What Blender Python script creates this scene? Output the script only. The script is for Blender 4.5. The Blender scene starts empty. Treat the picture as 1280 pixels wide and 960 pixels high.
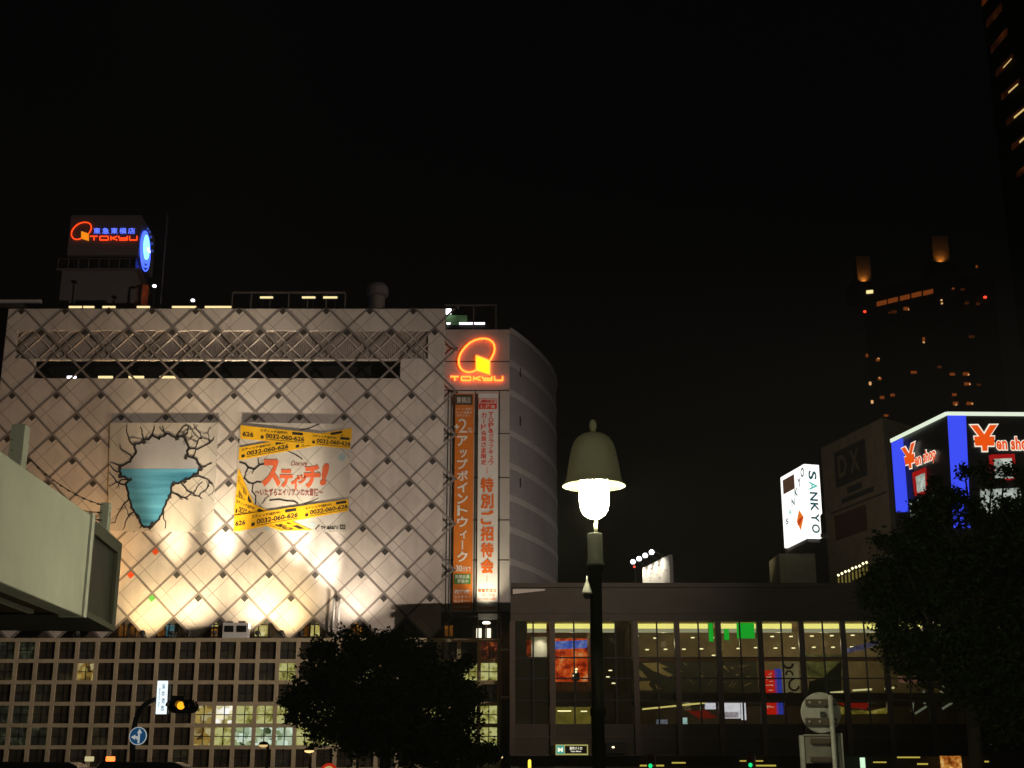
import bpy, bmesh, math, random
from mathutils import Vector, Matrix, noise

# ------------------------------------------------------------------ camera, sky, exposure
EYE = 1.6
TILT = math.atan(485 / 1650)
sc = bpy.context.scene
cam_d = bpy.data.cameras.new('camera')
cam_d.sensor_width = 36.0
cam_d.lens = 36.0 * 1650 / 1280
cam_d.clip_start = 0.1
cam_d.clip_end = 3000
cam = bpy.data.objects.new('camera', cam_d)
cam.location = (0, 0, EYE)
cam.rotation_euler = (math.pi / 2 + TILT, 0, 0)
sc.collection.objects.link(cam)
sc.camera = cam

world = bpy.data.worlds.new('World')
sc.world = world
world.use_nodes = True
wn = world.node_tree
bg = wn.nodes['Background']
sky = wn.nodes.new('ShaderNodeTexSky')
sky.sky_type = 'NISHITA'
sky.sun_disc = False
sky.sun_elevation = math.radians(-4)
sky.sun_rotation = math.radians(160)
wn.links.new(sky.outputs[0], bg.inputs[0])
bg.inputs[1].default_value = 0.05

moon_d = bpy.data.lights.new('moon', 'SUN')
moon_d.energy = 0.004
moon_d.angle = math.radians(0.5)
moon_d.color = (1.0, 0.93, 0.82)
moon = bpy.data.objects.new('moon', moon_d)
moon.rotation_euler = (math.radians(50), 0, math.radians(-30))
moon.location = (0, -20, 80)
sc.collection.objects.link(moon)

sc.view_settings.view_transform = 'Standard'
sc.view_settings.look = 'None'
sc.view_settings.exposure = 0.0
sc.view_settings.gamma = 1.0
sc.view_settings.use_curve_mapping = False
sc.render.engine = 'CYCLES'
sc.cycles.max_bounces = 6
sc.cycles.diffuse_bounces = 3
sc.cycles.glossy_bounces = 3
sc.cycles.transparent_max_bounces = 12
sc.cycles.sample_clamp_indirect = 4.0
sc.cycles.use_denoising = True
sc.cycles.volume_bounces = 0

# ------------------------------------------------------------------ helpers
R = random.Random(7)
CT, ST = math.cos(TILT), math.sin(TILT)

def ray(px, py):
    a = (px - 640) / 1650
    b = (480 - py) / 1650
    return Vector((a, CT - b * ST, ST + b * CT))

def at(px, py, Y):
    """point of the vertical plane Y metres ahead"""
    d = ray(px, py)
    return d * (Y / d.y) + Vector((0, 0, EYE))

def atz(px, py, Z):
    d = ray(px, py)
    return d * ((Z - EYE) / d.z) + Vector((0, 0, EYE))

def front(Y):
    return lambda px, py: at(px, py, Y)

def lin(c):
    return tuple((v / 12.92 if v <= 0.04045 else ((v + 0.055) / 1.055) ** 2.4) for v in c)

def hexc(h):
    h = h.lstrip('#')
    return lin(tuple(int(h[i:i + 2], 16) / 255 for i in (0, 2, 4)))

def new_mat(name):
    m = bpy.data.materials.new(name)
    m.use_nodes = True
    return m, m.node_tree, m.node_tree.nodes['Principled BSDF']

def mat(name, col, rough=0.7, metal=0.0, var=0.25, scale=2.0, spec=0.3, bump=0.0):
    m, t, p = new_mat(name)
    p.inputs['Roughness'].default_value = rough
    p.inputs['Metallic'].default_value = metal
    p.inputs['Specular IOR Level'].default_value = spec
    tc = t.nodes.new('ShaderNodeTexCoord')
    nz = t.nodes.new('ShaderNodeTexNoise')
    nz.inputs['Scale'].default_value = scale
    nz.inputs['Detail'].default_value = 6
    nz.inputs['Roughness'].default_value = 0.65
    t.links.new(tc.outputs['Object'], nz.inputs['Vector'])
    cr = t.nodes.new('ShaderNodeValToRGB')
    cr.color_ramp.elements[0].position = 0.3
    cr.color_ramp.elements[1].position = 0.72
    cr.color_ramp.elements[0].color = tuple(c * (1 - var) for c in col) + (1,)
    cr.color_ramp.elements[1].color = tuple(min(1, c * (1 + var * 0.6)) for c in col) + (1,)
    t.links.new(nz.outputs[0], cr.inputs[0])
    t.links.new(cr.outputs[0], p.inputs['Base Color'])
    if bump:
        b = t.nodes.new('ShaderNodeBump')
        b.inputs['Strength'].default_value = bump
        t.links.new(nz.outputs[0], b.inputs['Height'])
        t.links.new(b.outputs[0], p.inputs['Normal'])
    return m

def glow(name, col, strength, base=None):
    m, t, p = new_mat(name)
    p.inputs['Base Color'].default_value = (base or tuple(c * 0.3 for c in col)) + (1,)
    p.inputs['Emission Color'].default_value = col + (1,)
    p.inputs['Emission Strength'].default_value = strength
    p.inputs['Roughness'].default_value = 0.4
    return m

def glow_noise(name, cols, strength, scale=1.5, stretch=(1, 1, 1), kind='NOISE'):
    """a lit window or a printed backlit surface: several colours in patches"""
    m, t, p = new_mat(name)
    tc = t.nodes.new('ShaderNodeTexCoord')
    mp = t.nodes.new('ShaderNodeMapping')
    mp.inputs['Scale'].default_value = stretch
    t.links.new(tc.outputs['Object'], mp.inputs['Vector'])
    if kind == 'NOISE':
        nz = t.nodes.new('ShaderNodeTexNoise')
        nz.inputs['Detail'].default_value = 5
        nz.inputs['Roughness'].default_value = 0.7
        out = nz.outputs[0]
    else:
        nz = t.nodes.new('ShaderNodeTexVoronoi')
        nz.distance = 'CHEBYCHEV'
        sp = t.nodes.new('ShaderNodeSeparateColor')
        t.links.new(nz.outputs['Color'], sp.inputs[0])
        out = sp.outputs[0]
    nz.inputs['Scale'].default_value = scale
    t.links.new(mp.outputs[0], nz.inputs['Vector'])
    cr = t.nodes.new('ShaderNodeValToRGB')
    n = len(cols)
    lo, hi = (0.32, 0.68) if kind == 'NOISE' else (0.05, 0.95)
    while len(cr.color_ramp.elements) < n:
        cr.color_ramp.elements.new(0.5)
    for i, c in enumerate(cols):
        e = cr.color_ramp.elements[i]
        e.position = lo + (hi - lo) * i / (n - 1)
        e.color = tuple(c) + (1,)
    t.links.new(out, cr.inputs[0])
    t.links.new(cr.outputs[0], p.inputs['Emission Color'])
    p.inputs['Emission Strength'].default_value = strength
    p.inputs['Base Color'].default_value = (0.03, 0.03, 0.03, 1)
    p.inputs['Roughness'].default_value = 0.25
    return m

def glass_mat(name, tint=(0.8, 0.82, 0.78), gloss=0.12):
    m = bpy.data.materials.new(name)
    m.use_nodes = True
    t = m.node_tree
    t.nodes.remove(t.nodes['Principled BSDF'])
    out = t.nodes['Material Output']
    tr = t.nodes.new('ShaderNodeBsdfTransparent')
    tr.inputs[0].default_value = tint + (1,)
    gl = t.nodes.new('ShaderNodeBsdfGlossy')
    gl.inputs['Roughness'].default_value = 0.05
    gl.inputs[0].default_value = (0.9, 0.9, 0.9, 1)
    mx = t.nodes.new('ShaderNodeMixShader')
    mx.inputs[0].default_value = gloss
    t.links.new(tr.outputs[0], mx.inputs[1])
    t.links.new(gl.outputs[0], mx.inputs[2])
    t.links.new(mx.outputs[0], out.inputs[0])
    return m

ORG = {}                                     # world origin of every object that parents others

class MB:
    def __init__(self):
        self.v, self.f, self.mi, self.m = [], [], [], 0
    def slot(self, i):
        self.m = i
        return self
    def add(self, vs, fs):
        b = len(self.v)
        self.v += [Vector(x) for x in vs]
        for f in fs:
            self.f.append(tuple(b + i for i in f))
            self.mi.append(self.m)
        return self
    def box(self, x0, x1, y0, y1, z0, z1):
        return self.add([(x0, y0, z0), (x1, y0, z0), (x1, y1, z0), (x0, y1, z0), (x0, y0, z1), (x1, y0, z1), (x1, y1, z1), (x0, y1, z1)],
                        [(0, 3, 2, 1), (4, 5, 6, 7), (0, 1, 5, 4), (1, 2, 6, 5), (2, 3, 7, 6), (3, 0, 4, 7)])
    def pbox(self, px0, py0, px1, py1, Y0, Y1):
        """box whose front face covers a pixel rectangle of the plane Y0"""
        a = at(px0, py1, Y0)
        b = at(px1, py0, Y0)
        return self.box(a.x, b.x, Y0, Y1, a.z, b.z)
    def poly(self, pts, y0, y1):
        """outline in x,z pushed from y0 to y1"""
        n = len(pts)
        return self.add([(p[0], y0, p[1]) for p in pts] + [(p[0], y1, p[1]) for p in pts],
                        [tuple(range(n)), tuple(range(2 * n - 1, n - 1, -1))] + [(i, i + n, (i + 1) % n + n, (i + 1) % n) for i in range(n)])
    def plan(self, pts, z0, z1):
        n = len(pts)
        return self.add([(p[0], p[1], z0) for p in pts] + [(p[0], p[1], z1) for p in pts],
                        [tuple(range(n - 1, -1, -1)), tuple(range(n, 2 * n))] + [(i, (i + 1) % n, (i + 1) % n + n, i + n) for i in range(n)])
    def sheet(self, pts, d=(0, 0.02, 0)):
        """a flat outline of 3D points given a small thickness d"""
        n = len(pts)
        d = Vector(d)
        p = [Vector(q) for q in pts]
        return self.add(p + [q + d for q in p], [tuple(range(n)), tuple(range(2 * n - 1, n - 1, -1))] + [(i, i + n, (i + 1) % n + n, (i + 1) % n) for i in range(n)])
    def tube(self, pts, r, n=8, cap=True):
        pts = [Vector(p) for p in pts]
        rs = r if isinstance(r, (list, tuple)) else [r] * len(pts)
        rings = []
        ref = None
        for i, p in enumerate(pts):
            t = (pts[min(i + 1, len(pts) - 1)] - pts[max(i - 1, 0)]).normalized()
            if ref is None:
                ref = Vector((0, 0, 1)) if abs(t.z) < 0.9 else Vector((1, 0, 0))
            u = t.cross(ref).normalized()
            w = u.cross(t).normalized()
            ref = w
            rings.append([p + (u * math.cos(2 * math.pi * k / n) + w * math.sin(2 * math.pi * k / n)) * rs[i] for k in range(n)])
        vs = [q for g in rings for q in g]
        fs = []
        for i in range(len(pts) - 1):
            for k in range(n):
                fs.append((i * n + k, i * n + (k + 1) % n, (i + 1) * n + (k + 1) % n, (i + 1) * n + k))
        if cap:
            fs += [tuple(range(n - 1, -1, -1)), tuple(range((len(pts) - 1) * n, len(pts) * n))]
        return self.add(vs, fs)
    def lathe(self, prof, c=(0, 0, 0), n=32, axis='z', cap=True):
        """prof: (radius, height) pairs, closed with caps where the radius is not 0"""
        vs, fs = [], []
        c = Vector(c)
        for (r, h) in prof:
            for k in range(n):
                a = 2 * math.pi * k / n
                if axis == 'z':
                    vs.append(c + Vector((r * math.cos(a), r * math.sin(a), h)))
                elif axis == 'y':
                    vs.append(c + Vector((r * math.cos(a), h, r * math.sin(a))))
                else:
                    vs.append(c + Vector((h, r * math.cos(a), r * math.sin(a))))
        m = len(prof)
        for i in range(m - 1):
            for k in range(n):
                fs.append((i * n + k, i * n + (k + 1) % n, (i + 1) * n + (k + 1) % n, (i + 1) * n + k))
        if cap and prof[0][0] > 1e-6:
            fs.append(tuple(range(n - 1, -1, -1)))
        if cap and prof[-1][0] > 1e-6:
            fs.append(tuple(range((m - 1) * n, m * n)))
        return self.add(vs, fs)
    def strip(self, pts, w, d=(0, 0.02, 0)):
        """flat ribbon along 3D points lying in a plane Y = const"""
        for a, b in zip(pts, pts[1:]):
            a, b = Vector(a), Vector(b)
            t = (b - a)
            if t.length < 1e-5:
                continue
            t.normalize()
            s = Vector((-t.z, 0, t.x)) * (w / 2)
            e = t * (w * 0.3)
            self.sheet([a - e - s, b + e - s, b + e + s, a - e + s], d)
        return self
    def build(self, name, m, parent=None, origin=None, smooth=False, bevel=0.0):
        o0 = ORG[parent.name] if parent is not None else Vector(origin if origin is not None else (0, 0, 0))
        me = bpy.data.meshes.new(name)
        me.from_pydata([tuple(v - o0) for v in self.v], [], self.f)
        mats = m if isinstance(m, (list, tuple)) else [m]
        for x in mats:
            me.materials.append(x)
        if len(mats) > 1:
            me.polygons.foreach_set('material_index', self.mi)
        bm = bmesh.new()
        bm.from_mesh(me)
        bmesh.ops.remove_doubles(bm, verts=bm.verts, dist=1e-6)
        bmesh.ops.recalc_face_normals(bm, faces=bm.faces)
        bm.to_mesh(me)
        bm.free()
        if smooth:
            me.polygons.foreach_set('use_smooth', [True] * len(me.polygons))
        me.update()
        o = bpy.data.objects.new(name, me)
        sc.collection.objects.link(o)
        if parent is not None:
            o.parent = parent
        else:
            o.location = o0
        ORG[o.name] = o0
        if bevel:
            b = o.modifiers.new('bevel', 'BEVEL')
            b.width = bevel
            b.segments = 2
            b.limit_method = 'ANGLE'
        return o

def tag(o, label=None, cat=None, group=None, kind=None):
    if label: o['label'] = label
    if cat: o['category'] = cat
    if group: o['group'] = group
    if kind: o['kind'] = kind
    return o

def thing(name, loc, label, cat, group=None):
    o = bpy.data.objects.new(name, None)
    o.empty_display_size = 0.2
    sc.collection.objects.link(o)
    o.location = loc
    ORG[o.name] = Vector(loc)
    return tag(o, label, cat, group)

def lamp(name, kind, loc, power, col, parent=None, aim=None, size=0.1, cone=90, blend=1.0):
    d = bpy.data.lights.new(name, kind)
    d.energy = power
    d.color = col
    if kind == 'SPOT':
        d.spot_size = math.radians(cone)
        d.spot_blend = blend
        d.shadow_soft_size = size
    elif kind == 'POINT':
        d.shadow_soft_size = size
    o = bpy.data.objects.new(name, d)
    sc.collection.objects.link(o)
    loc = Vector(loc)
    if aim is not None:
        o.rotation_euler = (Vector(aim) - loc).to_track_quat('-Z', 'Y').to_euler()
    if parent is not None:
        o.parent = parent
        o.location = loc - ORG[parent.name]
    else:
        o.location = loc
    return o

_tc = {}
def glyph(s, bold=0.0):
    k = (s, bold)
    if k not in _tc:
        c = bpy.data.curves.new('lettering', 'FONT')
        c.body = s
        c.offset = bold
        c.resolution_u = 3
        o = bpy.data.objects.new('lettering', c)
        sc.collection.objects.link(o)
        bpy.context.view_layer.update()
        me = bpy.data.meshes.new_from_object(o.evaluated_get(bpy.context.evaluated_depsgraph_get()))
        _tc[k] = ([(v.co.x, v.co.y) for v in me.vertices], [tuple(p.vertices) for p in me.polygons])
        bpy.data.objects.remove(o)
        bpy.data.curves.remove(c)
        bpy.data.meshes.remove(me)
    return _tc[k]

def text(mb, s, f, x0, y0, x1, y1, bold=0.0, rot=0, slant=0.0, off=(0, -0.03, 0), keep=False):
    """write s into the box x0..x1, y0 (top) .. y1 (bottom) of the surface f(x, y) -> 3D; rot in quarter turns clockwise"""
    vs, fs = glyph(s, bold)
    if not vs:
        return
    xs = [v[0] + slant * v[1] for v in vs]
    ys = [v[1] for v in vs]
    if rot % 4 == 1:
        xs, ys = ys[:], [-x for x in xs]
    a, b, c, d = min(xs), max(xs), min(ys), max(ys)
    sx = (x1 - x0) / max(b - a, 1e-6)
    sy = (y1 - y0) / max(d - c, 1e-6)
    if keep:
        ax = abs(x1 - x0) / max(b - a, 1e-6)
        ay = abs(y1 - y0) / max(d - c, 1e-6)
        k = min(ax, ay)
        cx, cy = (x0 + x1) / 2, (y0 + y1) / 2
        sx, sy = k * (1 if x1 > x0 else -1), k * (1 if y1 > y0 else -1)
        pts = [f(cx + (x - (a + b) / 2) * sx, cy - (y - (c + d) / 2) * sy) for x, y in zip(xs, ys)]
    else:
        pts = [f(x0 + (x - a) * sx, y1 - (y - c) * sy) for x, y in zip(xs, ys)]
    off = Vector(off)
    mb.add([Vector(p) + off for p in pts], fs)

def heavy(mb, ch, f, x0, y0, x1, y1, off, k=0.035):
    """a heavier stroke: the same sign printed four times, a hair apart"""
    w, h = (x1 - x0) * k, (y1 - y0) * k
    for i, (dx, dy) in enumerate(((-w, -h), (w, -h), (w, h), (-w, h))):
        text(mb, ch, f, x0 + abs(w) + dx, y0 + abs(h) + dy, x1 - abs(w) + dx, y1 - abs(h) + dy, 0.0, off=tuple(Vector(off) * (1 + 0.12 * i)))

def vtext(mb, s, f, xc, w, y0, y1, bold=0.02, off=(0, -0.03, 0), hv=False):
    """characters one below the other"""
    n = len(s)
    h = (y1 - y0) / n
    for i, ch in enumerate(s):
        a, b = y0 + i * h, y0 + (i + 1) * h
        g = h * 0.05
        if ch in 'ーー-―|':
            text(mb, '|' if ch == '|' else 'ー', f, xc - w * 0.07, a + g * 2, xc + w * 0.07, b - g * 2, bold, rot=1, off=off)
        elif ch in 'ッィュェャョ':
            text(mb, ch, f, xc - w * 0.25, a + h * 0.22, xc + w * 0.42, b - g, bold, off=off)
        elif ch == ' ':
            continue
        elif hv:
            heavy(mb, ch, f, xc - w / 2, a + g, xc + w / 2, b - g, off)
        else:
            text(mb, ch, f, xc - w / 2, a + g, xc + w / 2, b - g, bold, off=off)

def quadmap(tl, tr, br, bl):
    """(s, t) with s 0..1 left to right and t 0..1 top to bottom -> point between four corners"""
    tl, tr, br, bl = [Vector(p) for p in (tl, tr, br, bl)]
    return lambda s, t: (tl * (1 - s) + tr * s) * (1 - t) + (bl * (1 - s) + br * s) * t

def chain(f, g):
    return lambda s, t: f(*g(s, t))
def qpx(tl, tr, br, bl, Y):
    q = quadmap(tl + (0,), tr + (0,), br + (0,), bl + (0,))
    def f(s, t):
        p = q(s, t)
        return at(p.x, p.y, Y)
    return f

# ------------------------------------------------------------------ materials of the setting
M = {}
M['asphalt'] = mat('asphalt', (0.05, 0.05, 0.052), 0.85, var=0.4, scale=3, bump=0.2)
M['pavement'] = mat('paving', (0.22, 0.21, 0.2), 0.8, var=0.25, scale=1.2)
M['white_paint'] = mat('road_paint', (0.75, 0.75, 0.72), 0.7, var=0.3, scale=6)
M['concrete'] = mat('warm_concrete', (0.5, 0.42, 0.28), 0.8, var=0.25, scale=0.8)
M['wall'] = mat('pale_wall', (0.42, 0.39, 0.36), 0.75, var=0.18, scale=0.35)
M['drum'] = mat('grey_panel_wall', (0.20, 0.185, 0.19), 0.7, var=0.15, scale=0.3)
M['drum_band'] = mat('pale_band', (0.32, 0.30, 0.29), 0.7, var=0.12, scale=1)
M['dark_wall'] = mat('dark_wall', (0.10, 0.09, 0.085), 0.8, var=0.3, scale=0.6)
M['brown_panel'] = mat('brown_panel', (0.045, 0.036, 0.027), 0.6, var=0.25, scale=0.7)
M['brown_metal'] = mat('brown_metal', (0.065, 0.048, 0.037), 0.5, var=0.2, scale=1.5, spec=0.4)
M['steel'] = mat('grey_steel', (0.15, 0.125, 0.115), 0.55, 0.2, var=0.2, scale=2)
M['lattice'] = mat('lattice_grey', (0.20, 0.175, 0.16), 0.6, var=0.25, scale=1.5)
M['node'] = mat('node_grey', (0.05, 0.046, 0.042), 0.6, var=0.2, scale=2)
M['louver'] = mat('louver_grey', (0.40, 0.34, 0.30), 0.6, var=0.2, scale=1.5)
M['dark_glass'] = mat('dark_glass', (0.012, 0.012, 0.012), 0.12, var=0.4, scale=0.5, spec=0.5)
M['grid_glass'] = mat('grid_glass', (0.05, 0.04, 0.028), 0.3, var=0.6, scale=1.6, spec=0.5)
M['white'] = mat('white_metal', (0.72, 0.72, 0.7), 0.45, var=0.08, scale=2)
M['green_tile'] = mat('green_tile', (0.10, 0.42, 0.08), 0.5, var=0.1)
M['red_tile'] = mat('red_tile', (0.75, 0.09, 0.02), 0.5, var=0.1)
M['black'] = mat('black_metal', (0.015, 0.015, 0.016), 0.4, var=0.2, spec=0.4)
M['ink'] = mat('black_print', (0.02, 0.018, 0.016), 0.6, var=0.2)
M['glass'] = glass_mat('clear_glass')

# tiles: thin seams across the middle of every diamond of the lattice
HX, HZ = 1.922, 1.939
X0, Z0 = -20.24, 41.06
def tile_mat(name, col, var, dirt=True):
    m, t, p = new_mat(name)
    p.inputs['Roughness'].default_value = 0.5
    N = t.nodes.new
    tc = N('ShaderNodeTexCoord')
    sp = N('ShaderNodeSeparateXYZ')
    t.links.new(tc.outputs['Object'], sp.inputs[0])
    def math_(op, a, b=None):
        n = N('ShaderNodeMath')
        n.operation = op
        for i, q in enumerate((a, b)):
            if q is None: continue
            if isinstance(q, (int, float)): n.inputs[i].default_value = q
            else: t.links.new(q, n.inputs[i])
        return n.outputs[0]
    u = math_('DIVIDE', math_('SUBTRACT', sp.outputs[0], X0), HX)
    w = math_('DIVIDE', math_('SUBTRACT', sp.outputs[2], Z0), HZ)
    lines = []
    cells = []
    for s in (math_('ADD', u, w), math_('SUBTRACT', u, w)):
        q = math_('ADD', math_('MULTIPLY', s, 0.5), 0.5)
        fr = math_('FRACT', q)
        d = math_('ABSOLUTE', math_('SUBTRACT', fr, 0.5))
        d = math_('SUBTRACT', 0.5, d)                      # 0 on the seam (odd sums)
        lines.append(math_('LESS_THAN', d, 0.012))
        cells.append(math_('FLOOR', math_('MULTIPLY', s, 1.0)))
    seam = math_('MAXIMUM', lines[0], lines[1])
    cb = N('ShaderNodeCombineXYZ')
    t.links.new(cells[0], cb.inputs[0])
    t.links.new(cells[1], cb.inputs[1])
    wn_ = N('ShaderNodeTexWhiteNoise')
    t.links.new(cb.outputs[0], wn_.inputs['Vector'])
    nz = N('ShaderNodeTexNoise')
    nz.inputs['Scale'].default_value = 0.45
    nz.inputs['Detail'].default_value = 7
    t.links.new(tc.outputs['Object'], nz.inputs['Vector'])
    v = math_('ADD', math_('MULTIPLY', math_('SUBTRACT', wn_.outputs['Value'], 0.5), 0.16), math_('MULTIPLY', math_('SUBTRACT', nz.outputs[0], 0.5), var))
    mp = N('ShaderNodeMapping')
    mp.inputs['Scale'].default_value = (1.6, 1.0, 0.07)
    t.links.new(tc.outputs['Object'], mp.inputs['Vector'])
    st = N('ShaderNodeTexNoise')
    st.inputs['Scale'].default_value = 1.0
    st.inputs['Detail'].default_value = 8
    t.links.new(mp.outputs[0], st.inputs['Vector'])
    v = math_('ADD', v, math_('MULTIPLY', math_('SUBTRACT', st.outputs[0], 0.5), 0.35))
    v = math_('ADD', v, 1.0)
    hv = N('ShaderNodeHueSaturation')
    hv.inputs['Color'].default_value = col + (1,)
    t.links.new(v, hv.inputs['Value'])
    mx = N('ShaderNodeMix')
    mx.data_type = 'RGBA'
    t.links.new(seam, mx.inputs[0])
    t.links.new(hv.outputs[0], mx.inputs[6])
    mx.inputs[7].default_value = tuple(c * 0.55 for c in col) + (1,)
    t.links.new(mx.outputs[2], p.inputs['Base Color'])
    return m
M['tile'] = tile_mat('beige_tiles', (0.53, 0.48, 0.435), 0.35)
M['print_tile'] = tile_mat('printed_tiles', (0.47, 0.44, 0.39), 0.2)

# ------------------------------------------------------------------ ground
g = MB().plan([(-420, -120), (420, -120), (420, 620), (-420, 620)], -0.5, 0.0).build('ground', M['asphalt'])
tag(g, kind='structure')
p = MB().plan([(-30, -25), (30, -25), (30, 26), (14, 31), (-16, 31), (-30, 26)], 0.0, 0.13).build('plaza_pavement', M['pavement'], bevel=0.02)
tag(p, kind='structure')
p = MB().plan([(-70, 96), (70, 96), (70, 106.5), (-70, 106.5)], 0.0, 0.12).build('far_pavement', M['pavement'], bevel=0.02)
tag(p, kind='structure')
mb = MB()
for k in range(-9, 10):
    mb.box(k * 6, k * 6 + 3, 76.0, 76.15, 0.0, 0.004)
    mb.box(k * 6, k * 6 + 3, 88.0, 88.15, 0.0, 0.004)
tag(mb.build('road_markings', M['white_paint']), kind='structure')

# ------------------------------------------------------------------ department store: upper block with the diamond front
FY = 110.0
XL, XR, XB = -44.45, -5.88, -4.79            # cladding edges, tips of the lattice on the right
store = thing('department_store', (-20, FY, 0), 'pale department store front of diamond tiles in a dark lattice with rounded grey corner', 'building')
zt = at(556, 386, FY).z
z_l0, z_l1 = at(300, 413.3, FY).z, at(300, 448.5, FY).z      # louvers
z_w0, z_w1 = at(300, 450.5, FY).z, at(300, 473, FY).z        # dark ribbon
xl0, xl1 = at(20, 430, FY).x, at(535, 430, FY).x
xw0, xw1 = at(43, 460, FY).x, at(500.5, 460, FY).x
row = lambda j: Z0 - HZ * j
def node_xs(j):
    o = 0 if j % 2 == 0 else HX
    return [X0 + o + 2 * HX * k for k in range(-8, 6)]
# the bottom edge runs along the lattice between rows 14 and 15
zig = []
for x in sorted(node_xs(14) + node_xs(15)):
    if XL + 0.05 < x < XR - 0.05:
        z = row(14) if any(abs(x - q) < 0.01 for q in node_xs(14)) else row(15)
        zig.append((x, z))
def zig_at(x):
    xs = sorted((q, (row(14) if i == 0 else row(15))) for i, r_ in enumerate((14, 15)) for q in node_xs(r_))
    for (a, za), (b, zb) in zip(xs, xs[1:]):
        if a <= x <= b:
            return za + (zb - za) * (x - a) / (b - a)
low = [(XL, zig_at(XL))] + zig + [(XR, zig_at(XR))]
mb = MB()
T = 0.35
mb.poly([(XL, z_l0), (XR, z_l0), (XR, zt), (XL, zt)], FY, FY + T)                                   # above the louvers
mb.poly([(XL, z_w0), (xl0, z_w0), (xl0, z_l0), (XL, z_l0)], FY, FY + T)
mb.poly([(xl1, z_w0), (XR, z_w0), (XR, z_l0), (xl1, z_l0)], FY, FY + T)
mb.poly([(xl0, z_w0), (xl1, z_w0), (xl1, z_l1), (xl0, z_l1)], FY, FY + T)                           # lintel
mb.poly([(XL, z_w1), (xw0 - 0.1, z_w1), (xw0, z_w0), (XL, z_w0)], FY, FY + T)
mb.poly([(xw1, z_w1), (XR, z_w1), (XR, z_w0), (xw1, z_w0)], FY, FY + T)
mb.poly(low + [(XR, z_w1), (XL, z_w1)], FY, FY + T)
mb.build('cladding', M['tile'], store)
mb = MB()                                                                                            # louver blades and backing
mb.box(xl0, xl1, FY + 0.30, FY + 0.34, z_l1, z_l0)
n = 210
for k in range(n):
    x = xl0 + (xl1 - xl0) * (k + 0.5) / n
    mb.add([(x - .06, FY + .14, z_l1), (x + .06, FY + .24, z_l1), (x + .06, FY + .24, z_l0), (x - .06, FY + .14, z_l0)], [(0, 1, 2, 3)])
mb.build('louver_band', M['louver'], store)
def bars_mb(xa, xb, za, zb, step, w, y0, y1, phase=0.0):
    """diagonal bars of both directions inside a rectangle; step = lattice half pitches"""
    m_ = MB()
    s = HZ / HX
    for sign in (1, -1):
        for k in range(-90, 90):
            c = k * 2 * step + phase
            # line: (x-X0)/HX + sign*(z-Z0)/HZ = c
            pts = []
            for x in (xa, xb):
                z = Z0 + sign * HZ * (c - (x - X0) / HX)
                pts.append((x, z))
            (xa_, za_), (xb_, zb_) = pts
            t0, t1 = 0.0, 1.0
            dz = zb_ - za_
            ta, tb = (za - za_) / dz, (zb - za_) / dz
            t0, t1 = max(t0, min(ta, tb)), min(t1, max(ta, tb))
            if t1 - t0 < 1e-3: continue
            A = (xa_ + (xb_ - xa_) * t0, za_ + dz * t0)
            B = (xa_ + (xb_ - xa_) * t1, za_ + dz * t1)
            L = math.hypot(B[0] - A[0], B[1] - A[1])
            if L < 0.3: continue
            sx, sz = -(B[1] - A[1]) / L * w / 2, (B[0] - A[0]) / L * w / 2
            d = 0.004 if sign > 0 else 0
            m_.poly([(A[0] - sx, A[1] - sz), (B[0] - sx, B[1] - sz), (B[0] + sx, B[1] + sz), (A[0] + sx, A[1] + sz)], y0 - d, y1 - d)
    return m_
bars_mb(xl0, xl1, z_l1, z_l0, 0.5, 0.085, FY + 0.03, FY + 0.1, 0.5).build('louver_lattice', M['tile'], store)
bars_mb(XL, XB, row(15), zt, 1, 0.185, FY - 0.016, FY - 0.006).build('lattice', M['lattice'], store)
# short arms that tie the lattice tips to the corner wall
mb = MB()
for j in range(0, 15, 2):
    mb.box(XB - 0.07, XB + 0.07, FY - 0.05, FY + 0.5, row(j) - 0.07, row(j) + 0.07)
mb.build('lattice_tie', M['steel'], store)
special = {}
for (px, py, k) in ((183, 743, 'green_tile'), (190, 686, 'red_tile'), (160, 717, 'red_tile')):
    q = at(px, py, FY)
    best = min(((abs(q.x - x) + abs(q.z + 0.38 - row(j)), x, j) for j in range(16) for x in node_xs(j)))
    special[(best[2], round(best[1], 2))] = k
def node_square(m_, x, z):
    r_ = 0.36
    c = z - 0.40
    m_.poly([(x, c - r_), (x + r_, c), (x, c + r_), (x - r_, c)], FY - 0.009, FY - 0.0015)
tiles_ = []
for j in range(0, 15):
    for x in node_xs(j):
        if XL < x < XR:
            k = special.get((j, round(x, 2)))
            if k:
                o = MB()
                node_square(o, x, row(j))
                o = o.build('accent_tile', M[k], store)
                o['label'] = 'green diamond tile' if k == 'green_tile' else 'red diamond tile'
            elif z_l1 - 0.2 < row(j) - 0.4 < z_l0 + 0.4 and j == 2:
                pass
            elif z_w1 < row(j) - 0.4 < z_w0:
                pass
            else:
                tiles_.append((x, row(j)))
tiles_.sort(key=lambda q: (-q[0], q[1]))
rest = MB()
for i, (x, z) in enumerate(tiles_):
    if i < 96:
        o = MB()
        node_square(o, x, z)
        o.build('node_tile', M['node'], store)
    else:
        node_square(rest, x, z)
o = rest.build('far_node_tiles', M['node'], store)
o['kind'] = 'stuff'
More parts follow.
